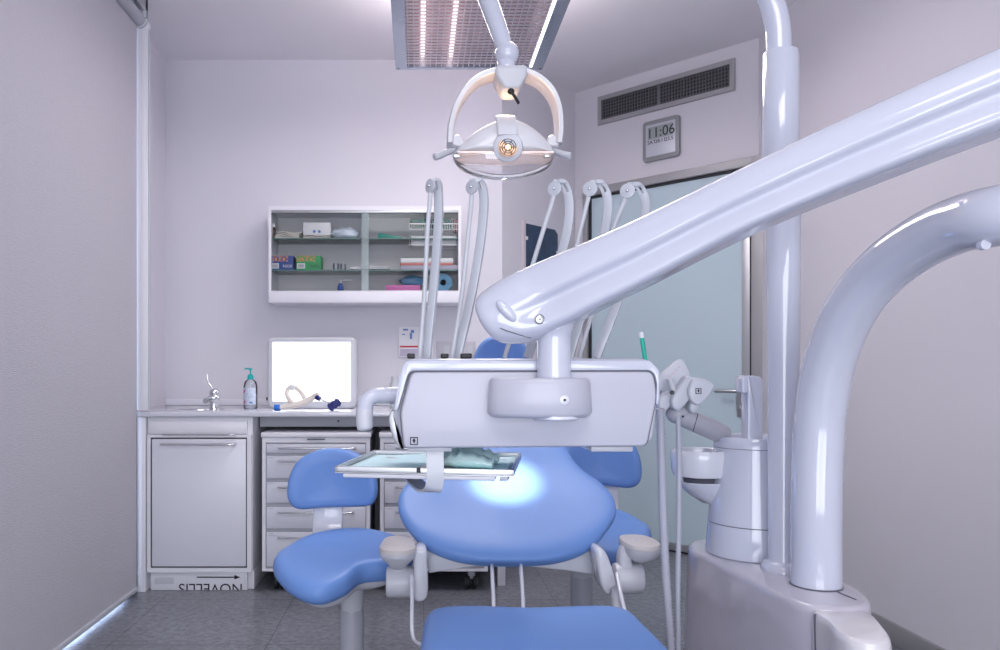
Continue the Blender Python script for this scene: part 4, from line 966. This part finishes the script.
for nm, ol, y0 in (('instrument_socket', [(659,397),(666,391),(672,389),(674,396),(668,409),(662,412),(658,407)], AY-.005),
               ('instrument_socket', [(669,399),(679,384),(686,376),(692,381),(690,393),(683,404),(676,410),(671,408)], AY-.022),
               ('instrument_socket', [(684,391),(690,378),(698,378.5),(706,382),(709.5,386),(703,397),(694,404.5),(687,401)], AY-.035)):
    c = BM(); prism(c, crc(ol, 5), px_map(AY), y0, y0+.06, .006, 3); so = obj(nm, c, PLASTIC, ah, 60)
c = BM(); sym(c, 698.5, 391, AY-.036, .0072); obj('type_symbol', c, INK, so)
c = BM(); prism(c, crc([(691,399),(697,402),(696,410),(690,413),(687,408)], 4), px_map(AY), AY-.02, AY+.02, .006); obj('swivel', c, MIDG, ah, 60)
c = BM(); tube(c, [P(673,391,AY-.03), P(670,379,AY-.028)], .009, 14); obj('nozzle', c, MIDG, ah)
c = BM(); cyl(c, P(672,392.5,AY-.045), P(672,392.5,AY-.035), .006, 10); obj('nozzle_button', c, BLACK, ah)
def hose(name, pts, r, ah_):
    pth = []; P_ = [Vector(p) for p in cr(pts, 8)]
    # resample evenly
    out_ = [P_[0]]; step = .0045; acc = 0
    for a, b in zip(P_, P_[1:]):
        L = (b-a).length; d = step-acc
        while d < L: out_.append(a.lerp(b, d/L)); d += step
        acc = L-(d-step)
    c = BM(); tube(c, out_, 0, 12, [r*(1+.15*(1 if i % 2 else -1)) for i in range(len(out_))]); return obj(name, c, HOSE, ah_, 75)
hose('hose', [P(660,408,AY), P(661,440,AY), P(662.5,500,AY), P(665,560,AY), P(669,620,AY), P(675,680,AY+.02), P(695,740,AY+.04)], .0105, ah)
hose('hose', [P(678,408,AY+.0), P(679,460,AY), P(678.5,540,AY), P(678,620,AY), P(682,690,AY+.02), P(700,720,AY+.03)], .0065, ah)

# ================================================================== DENTAL CHAIR
dc = thing('dental_chair', 'blue upholstered dental chair under the instrument table', 'dental chair', (.27,1.8,0))
# seat
so_ = crc([(.028,1.84),(.10,1.878),(.27,1.872),(.45,1.878),(.492,1.848),(.505,1.70),(.512,1.45),(.53,1.18),(.45,1.10),(.27,1.08),(.09,1.10),(.01,1.18),(.0,1.45),(.008,1.70)], 5)
c = BM(); cs = (.272,1.47); NL = [(.375,.90),(.385,.965),(.405,.995),(.435,1.0),(.455,.992),(.469,.975),(.478,.95),(.482,.90)]
R_ = [[Vector((cs[0]+(a-cs[0])*s, cs[1]+(b-cs[1])*s, z+.006*abs((a-cs[0])/.26)**2)) for a, b in so_] for z, s in NL]
for s in (.8,.6,.4,.2,.02): R_.append([Vector((cs[0]+(a-cs[0])*s, cs[1]+(b-cs[1])*s, .482+.006*abs((a-cs[0])*s/.26)**2-.006*(1-s))) for a, b in so_])
rings(c, R_); obj('seat', c, BLUE, dc, 60)
c = BM(); puff(c, so_, XY, [(.33,.80),(.345,.90),(.374,.93)], cs); obj('seat_shell', c, PLASTIC, dc)
c = BM(); box2(c, (.13,1.15,.07), (.42,1.60,.34), .05, 4); box2(c, (.05,.95,0), (.49,1.72,.07), .03, 3); obj('chair_base', c, PLASTIC, dc)
# backrest loft
rows_ = [ # Y, Z, halfwidth, thick, dish, xcentre
 (2.205,.497,.06,.012,.000,.262),(2.21,.502,.135,.022,.004,.262),(2.225,.510,.195,.030,.012,.262),(2.25,.520,.245,.036,.024,.261),(2.29,.536,.285,.040,.040,.262),(2.35,.560,.322,.042,.055,.268),(2.42,.592,.330,.042,.062,.270),
 (2.50,.632,.308,.042,.056,.272),(2.57,.676,.268,.042,.044,.272),(2.63,.725,.238,.042,.032,.276),(2.70,.79,.212,.040,.024,.281),(2.76,.86,.185,.038,.018,.286),(2.81,.93,.155,.034,.012,.291),(2.84,.985,.12,.028,.006,.295),(2.852,1.01,.07,.015,.0,.297)]
rr_ = cr(rows_, 4); R_ = []; n = 48
for i, (y, z, w, th, dish, xc) in enumerate(rr_):
    a = rr_[max(i-1,0)]; b = rr_[min(i+1,len(rr_)-1)]
    tz = Vector((0, b[0]-a[0], b[1]-a[1])).normalized(); nr = Vector((0, -tz.z, tz.y))     # faces the sitter / camera
    ring = []
    for k in range(n):
        an = 2*PI*k/n; u = math.cos(an); s = math.sin(an)
        u = math.copysign(abs(u)**.85, u); s = math.copysign(abs(s)**.7, s)
        ring.append(Vector((xc+w*u, y, z))+nr*(th*s+dish*abs(u)**2.4))
    R_.append(ring)
c = BM(); rings(c, R_); obj('backrest', c, BLUE, dc, 70)
# rear shell
R_ = []
for i, (y, z, w, th, dish, xc) in enumerate(rr_[24:-6]):
    a = rr_[i+23]; b = rr_[i+25]; tz = Vector((0, b[0]-a[0], b[1]-a[1])).normalized(); nr = Vector((0, -tz.z, tz.y))
    R_.append([Vector((xc+w*.93*math.cos(2*PI*k/n), y, z))+nr*(-.035+.016*math.sin(2*PI*k/n)+dish*.9*abs(math.cos(2*PI*k/n))**2.4) for k in range(n)])
c = BM(); rings(c, R_); obj('back_shell', c, WHITE, dc, 70)
# headrest
c = BM(); hc = P(502,372,2.88); puff(c, crc([(hc.x-.105,hc.z-.07),(hc.x-.108,hc.z+.04),(hc.x-.07,hc.z+.115),(hc.x,hc.z+.135),(hc.x+.07,hc.z+.115),(hc.x+.108,hc.z+.04),(hc.x+.105,hc.z-.07),(hc.x,hc.z-.10)], 6), XZ, [(2.91,.7),(2.905,.9),(2.89,1.0),(2.87,1.0),(2.855,.95),(2.852,.88),(2.862,.7),(2.87,.4),(2.872,.05)]); obj('headrest', c, BLUE, dc, 70)
c = BM(); box2(c, (hc.x-.035,2.87,.93), (hc.x+.035,2.90,1.02), .008); obj('headrest_stem', c, STEEL, dc)
# wings / frame
c = BM()
prism(c, [(424,543),(429,573),(440,571),(475,566),(510,562),(480,548),(450,535)], px_map(2.27), 2.262, 2.285, .005, 2)
obj('back_frame', c, WHITE, dc, 50); c = BM()
prism(c, [(594,546),(592,574),(565,570),(520,565.5),(505,561),(545,552),(580,540)], px_map(2.27), 2.262, 2.285, .005, 2)
obj('back_frame', c, WHITE, dc, 50)
c = BM(); prism(c, crc([(415,547),(419,545),(426,547),(427,560),(427,592),(423,597.5),(416,597.5),(414,590),(414,560)], 4), px_map(2.2), 2.16, 2.25, .008, 3); obj('hinge_plate', c, WHITE, dc, 50); c = BM()
prism(c, crc([(593,548),(598,545.5),(603,550),(609,565),(613,580),(611,589),(604,591),(599,584),(595,566)], 4), px_map(2.2), 2.16, 2.25, .008, 3); obj('hinge_plate', c, WHITE, dc, 50)
for sgn, ctr, pad in ((-1,(401,582),(398,548)), (1,(627,578),(640,547))):
    q0 = P(ctr[0], ctr[1], 2.2); w_ = .042
    c = BM(); cyl(c, q0-Vector((w_ if sgn<0 else w_-.004,0,0)), q0+Vector((w_,0,0)), .043, 30, .008); ar = obj('armrest', c, PLASTIC, dc)
    q1 = P(pad[0], pad[1], 2.2)
    if sgn < 0:
        c = BM(); puff(c, crc([(q1.x-.045,2.13),(q1.x,2.10),(q1.x+.045,2.13),(q1.x+.048,2.22),(q1.x+.03,2.30),(q1.x-.03,2.30),(q1.x-.048,2.22)], 4), XY, [(q1.z-.052,.38),(q1.z-.035,.62),(q1.z-.018,.9),(q1.z-.008,.99),(q1.z,.99)], (q1.x,2.2)); obj('armrest_cup', c, PLASTIC, ar)
        c = BM(); cyl(c, (q1.x,2.2,q0.z+.03), (q1.x,2.2,q1.z-.04), .024, 20); obj('armrest_stem', c, PLASTIC, ar)
        c = BM(); puff(c, crc([(q1.x-.045,2.13),(q1.x,2.10),(q1.x+.045,2.13),(q1.x+.048,2.22),(q1.x+.03,2.30),(q1.x-.03,2.30),(q1.x-.048,2.22)], 4), XY, [(q1.z,.99),(q1.z+.004,1.0),(q1.z+.012,.96),(q1.z+.016,.85)], (q1.x,2.2)); obj('armrest_pad', c, WARMP, ar)
    else:
        c = BM(); sweep(c, cr([P(627,572,2.2), P(624,560,2.2), P(627,549,2.2), P(638,545,2.2)], 6), rrect(.05,.036,.012,4), Vector((0,1,0))); obj('armrest_stem', c, PLASTIC, ar)
        o_ = crc([(q1.x-.042,2.14),(q1.x,2.11),(q1.x+.040,2.14),(q1.x+.05,2.20),(q1.x+.03,2.28),(q1.x-.035,2.28)], 4)
        c = BM(); puff(c, o_, XY, [(q1.z-.036,.45),(q1.z-.026,.72),(q1.z-.010,.95),(q1.z+.006,1.0)], (q1.x,2.2)); obj('armrest_cup', c, PLASTIC, ar)
        c = BM(); puff(c, o_, XY, [(q1.z+.006,1.0),(q1.z+.010,1.01),(q1.z+.018,.95),(q1.z+.021,.8)], (q1.x,2.2)); obj('armrest_pad', c, WARMP, ar)
for pts in ([P(411.5,575,2.14), P(412,600,2.10), P(412,630,2.03), P(414.5,640,1.98), P(420,644,1.92), P(432,646,1.86)], [P(617,574,2.14), P(620,590,2.08), P(624,608,2.0), P(627,622,1.94), P(620,640,1.86)]):
    c = BM(); tube(c, cr(pts, 5), .0055, 10); obj('side_rod', c, WHITE, dc)
for a, b in ((491.5,493.5),(520.5,523)):
    c = BM(); tube(c, [P(a,560,2.24), P(b,600,2.02), P(b+1,640,1.84)], .0055, 10); obj('center_rod', c, WHITE, dc)
c = BM(); tube(c, [P(614,585,2.2), P(618,612,2.02), P(616,650,1.84)], .013, 12); obj('linkage', c, GREYP, dc)

# ================================================================== STOOLS
def make_stool(label):
    st = thing('operator_stool', label, 'stool', (-.205,2.42,0), 'blue operator stools')
    ol = crc([(-.435,2.40),(-.42,2.28),(-.345,2.17),(-.275,2.14),(-.205,2.19),(-.16,2.27),(-.07,2.30),(-.02,2.36),(-.02,2.46),(-.06,2.58),(-.20,2.66),(-.36,2.60)], 6)
    cs = (-.225,2.41)
    def zoff(a, b):
        u = (a-cs[0]); v = (b-cs[1])
        return -.032*max(0, -v/.25)**2 + .020*(max(0, v/.25))**2 - .012*math.exp(-((u-.02)/.09)**2)*0
    c = BM(); R_ = []
    for z, s in ((.425,.86),(.432,.94),(.447,.99),(.463,1.0),(.477,.985),(.487,.955),(.494,.90)): R_.append([Vector((cs[0]+(a-cs[0])*s, cs[1]+(b-cs[1])*s, z+zoff(a,b))) for a, b in ol])
    for s in (.8,.6,.4,.2,.02): R_.append([Vector((cs[0]+(a-cs[0])*s, cs[1]+(b-cs[1])*s, .494-.012*(1-s)+zoff(cs[0]+(a-cs[0])*s, cs[1]+(b-cs[1])*s))) for a, b in ol])
    rings(c, R_); obj('seat', c, BLUE, st, 70)
    c = BM(); R_ = []
    for z, s in ((.385,.35),(.395,.62),(.412,.84),(.427,.90)): R_.append([Vector((cs[0]+(a-cs[0])*s, cs[1]+(b-cs[1])*s, z+zoff(a,b)*.9)) for a, b in ol])
    rings(c, R_); obj('seat_shell', c, WHITE, st, 70)
    # backrest
    Yb = 2.72; q = lambda px, py: ((px-CX)*Yb/F, H-(py-CY)*Yb/F)
    bo = crc([q(290,500), q(290,478), q(299,460), q(318,450.5), q(340,449), q(360,455), q(374,470), q(378,490), q(373,503), q(355,506.5), q(325,507.5), q(298,508)], 5)
    bc = q(334,482)
    mp = lambda a, b, d: Vector((a, Yb+d-.10*abs((a-bc[0])/.16)**2*.35, b))
    c = BM(); puff(c, bo, mp, [(.045,.85),(.042,.95),(.025,1.0),(.005,1.0),(-.010,.975),(-.018,.92),(-.022,.82),(-.020,.6),(-.017,.3),(-.016,.02)], bc); obj('backrest', c, BLUE, st, 70)
    x0_, z_ = q(313,505); x1_, _ = q(343,505)
    c = BM(); pt = cr([((x0_+x1_)/2,Yb+.03,z_+.06), ((x0_+x1_)/2,Yb+.015,z_-.01), ((x0_+x1_)/2-.0,Yb-.01,z_-.09), ((x0_+x1_)/2+.01,Yb-.08,.425), ((x0_+x1_)/2+.05,Yb-.22,.41)], 5)
    sweep(c, pt, rrect(x1_-x0_,.022,.006,3), Vector((1,0,0))); obj('back_support', c, WHITE, st, 50)
    c = BM(); cyl(c, (x1_-.062,Yb-.003,z_-.003), (x1_-.045,Yb-.003,z_-.003), .007, 10); obj('adjust_knob', c, MIDG, st)
    c = BM(); lathe(c, [(.055,.40),(.05,.385),(.036,.380),(.034,.26)], (-.205,2.42,0), 30); obj('gas_spring', c, MIDG, st)
    c = BM(); lathe(c, [(.037,.08),(.0375,.30),(.036,.305)], (-.205,2.42,0), 30); obj('column', c, GREYP, st)
    for k in range(5):
        a = math.radians(18+72*k); d = Vector((math.cos(a), math.sin(a), 0)); ctr = Vector((-.205,2.42,0))
        c = BM(); sweep(c, [ctr+Vector((0,0,.10))+d*.02, ctr+Vector((0,0,.095))+d*.12, ctr+Vector((0,0,.075))+d*.25], rrect(.03,.036,.008,3), Vector((0,0,1)), [1,.9,.6]); lg = obj('leg', c, PLASTIC, st)
        e_ = ctr+d*.25; sd_ = Vector((-d.y, d.x, 0)); c = BM()
        for s in (-.014,.014): cyl(c, e_+sd_*(s-.008)+Vector((0,0,.028)), e_+sd_*(s+.008)+Vector((0,0,.028)), .028, 18, .004)
        cyl(c, e_+Vector((0,0,.03)), e_+Vector((0,0,.075)), .008, 8); obj('caster', c, BLACK, lg)
    return st
st1 = make_stool('blue saddle stool on the left, in front of the drawer trolley')
st2 = copy_tree(st1)
st2['label'] = 'blue saddle stool mostly hidden behind the dental chair, in front of the glass door'
st2.scale = (-1,1,1.055)
st2.location = (.575,2.75,0.0)
st2.rotation_euler = (0,0,math.radians(-8))

# ================================================================== CAMERA, LIGHT, WORLD
cam = bpy.data.cameras.new('camera'); co = bpy.data.objects.new('camera', cam); COL.objects.link(co)
co.location = (0,0,H); co.rotation_euler = (PI/2,0,0); cam.sensor_width = 36; cam.lens = F/1000*36
cam.shift_x = (500-CX)/1000; cam.shift_y = (CY-325)/1000; cam.clip_start = .02
scene.camera = co
def area(name, loc, rot, sx, sy, power, col=(1,1,1), spread=PI):
    l = bpy.data.lights.new(name, 'AREA'); l.shape = 'RECTANGLE'; l.size = sx; l.size_y = sy; l.energy = power; l.color = col; l.spread = spread
    o = bpy.data.objects.new(name, l); COL.objects.link(o); o.location = loc; o.rotation_euler = rot; return o
area('rear_opening_fill', (.15,YR-.12,1.07), (PI/2,0,0), 2.6, 1.65, 48, (.90,.93,1.0))  # light added in the unseen rear opening to brighten the room
area('left_window_daylight', (XL-.35,1.7,1.3), (0,-PI/2,0), 2.6, 3.6, 280, (.62,.76,1.0))
area('rear_ceiling_fill', (.2,-.5,CEILZ-.03), (0,0,0), 1.6, 1.2, 24, (1,.97,.97))  # added fill behind the camera, no fixture belongs to it
area('luminaire_light', ((la+lb_)/2,(ya+yb2)/2,LZ-.01), (0,0,0), .5, 1.1, 14, (1,.95,.96))
area('uplight_fill', ((la+lb_)/2,(ya+yb2)/2,LZ+.10), (PI,0,0), .5, 1.1, 17, (1,.93,.95))  # upward fill added over the luminaire to brighten the ceiling
sp = bpy.data.lights.new('lamp_beam', 'SPOT'); so2 = bpy.data.objects.new('lamp_beam', sp); COL.objects.link(so2)
so2.location = P(505,170,LY)+Vector((0,.0,-.02)); tgt = Vector((.282,2.52,.66)); so2.rotation_euler = (tgt-so2.location).to_track_quat('-Z','Y').to_euler()
sp.energy = 130; sp.spot_size = math.radians(16.5); sp.spot_blend = 1; sp.shadow_soft_size = .02; sp.color = (1,.97,.95)
pl = bpy.data.lights.new('lamp_spill', 'POINT'); po = bpy.data.objects.new('lamp_spill', pl); COL.objects.link(po)
po.location = P(505,116,LY); pl.energy = .25; pl.color = (1,.58,.30); pl.shadow_soft_size = .02
w = bpy.data.worlds.new('world'); scene.world = w; w.use_nodes = True
w.node_tree.nodes['Background'].inputs[0].default_value = (.80,.86,1.0,1); w.node_tree.nodes['Background'].inputs[1].default_value = .6
vs = scene.view_settings; vs.view_transform = 'Standard'; vs.look = 'None'; vs.gamma = 1; vs.use_curve_mapping = False; vs.exposure = 0.6
scene.cycles.max_bounces = 10; scene.cycles.diffuse_bounces = 5; scene.cycles.transparent_max_bounces = 16; scene.cycles.caustics_reflective = False; scene.cycles.caustics_refractive = False
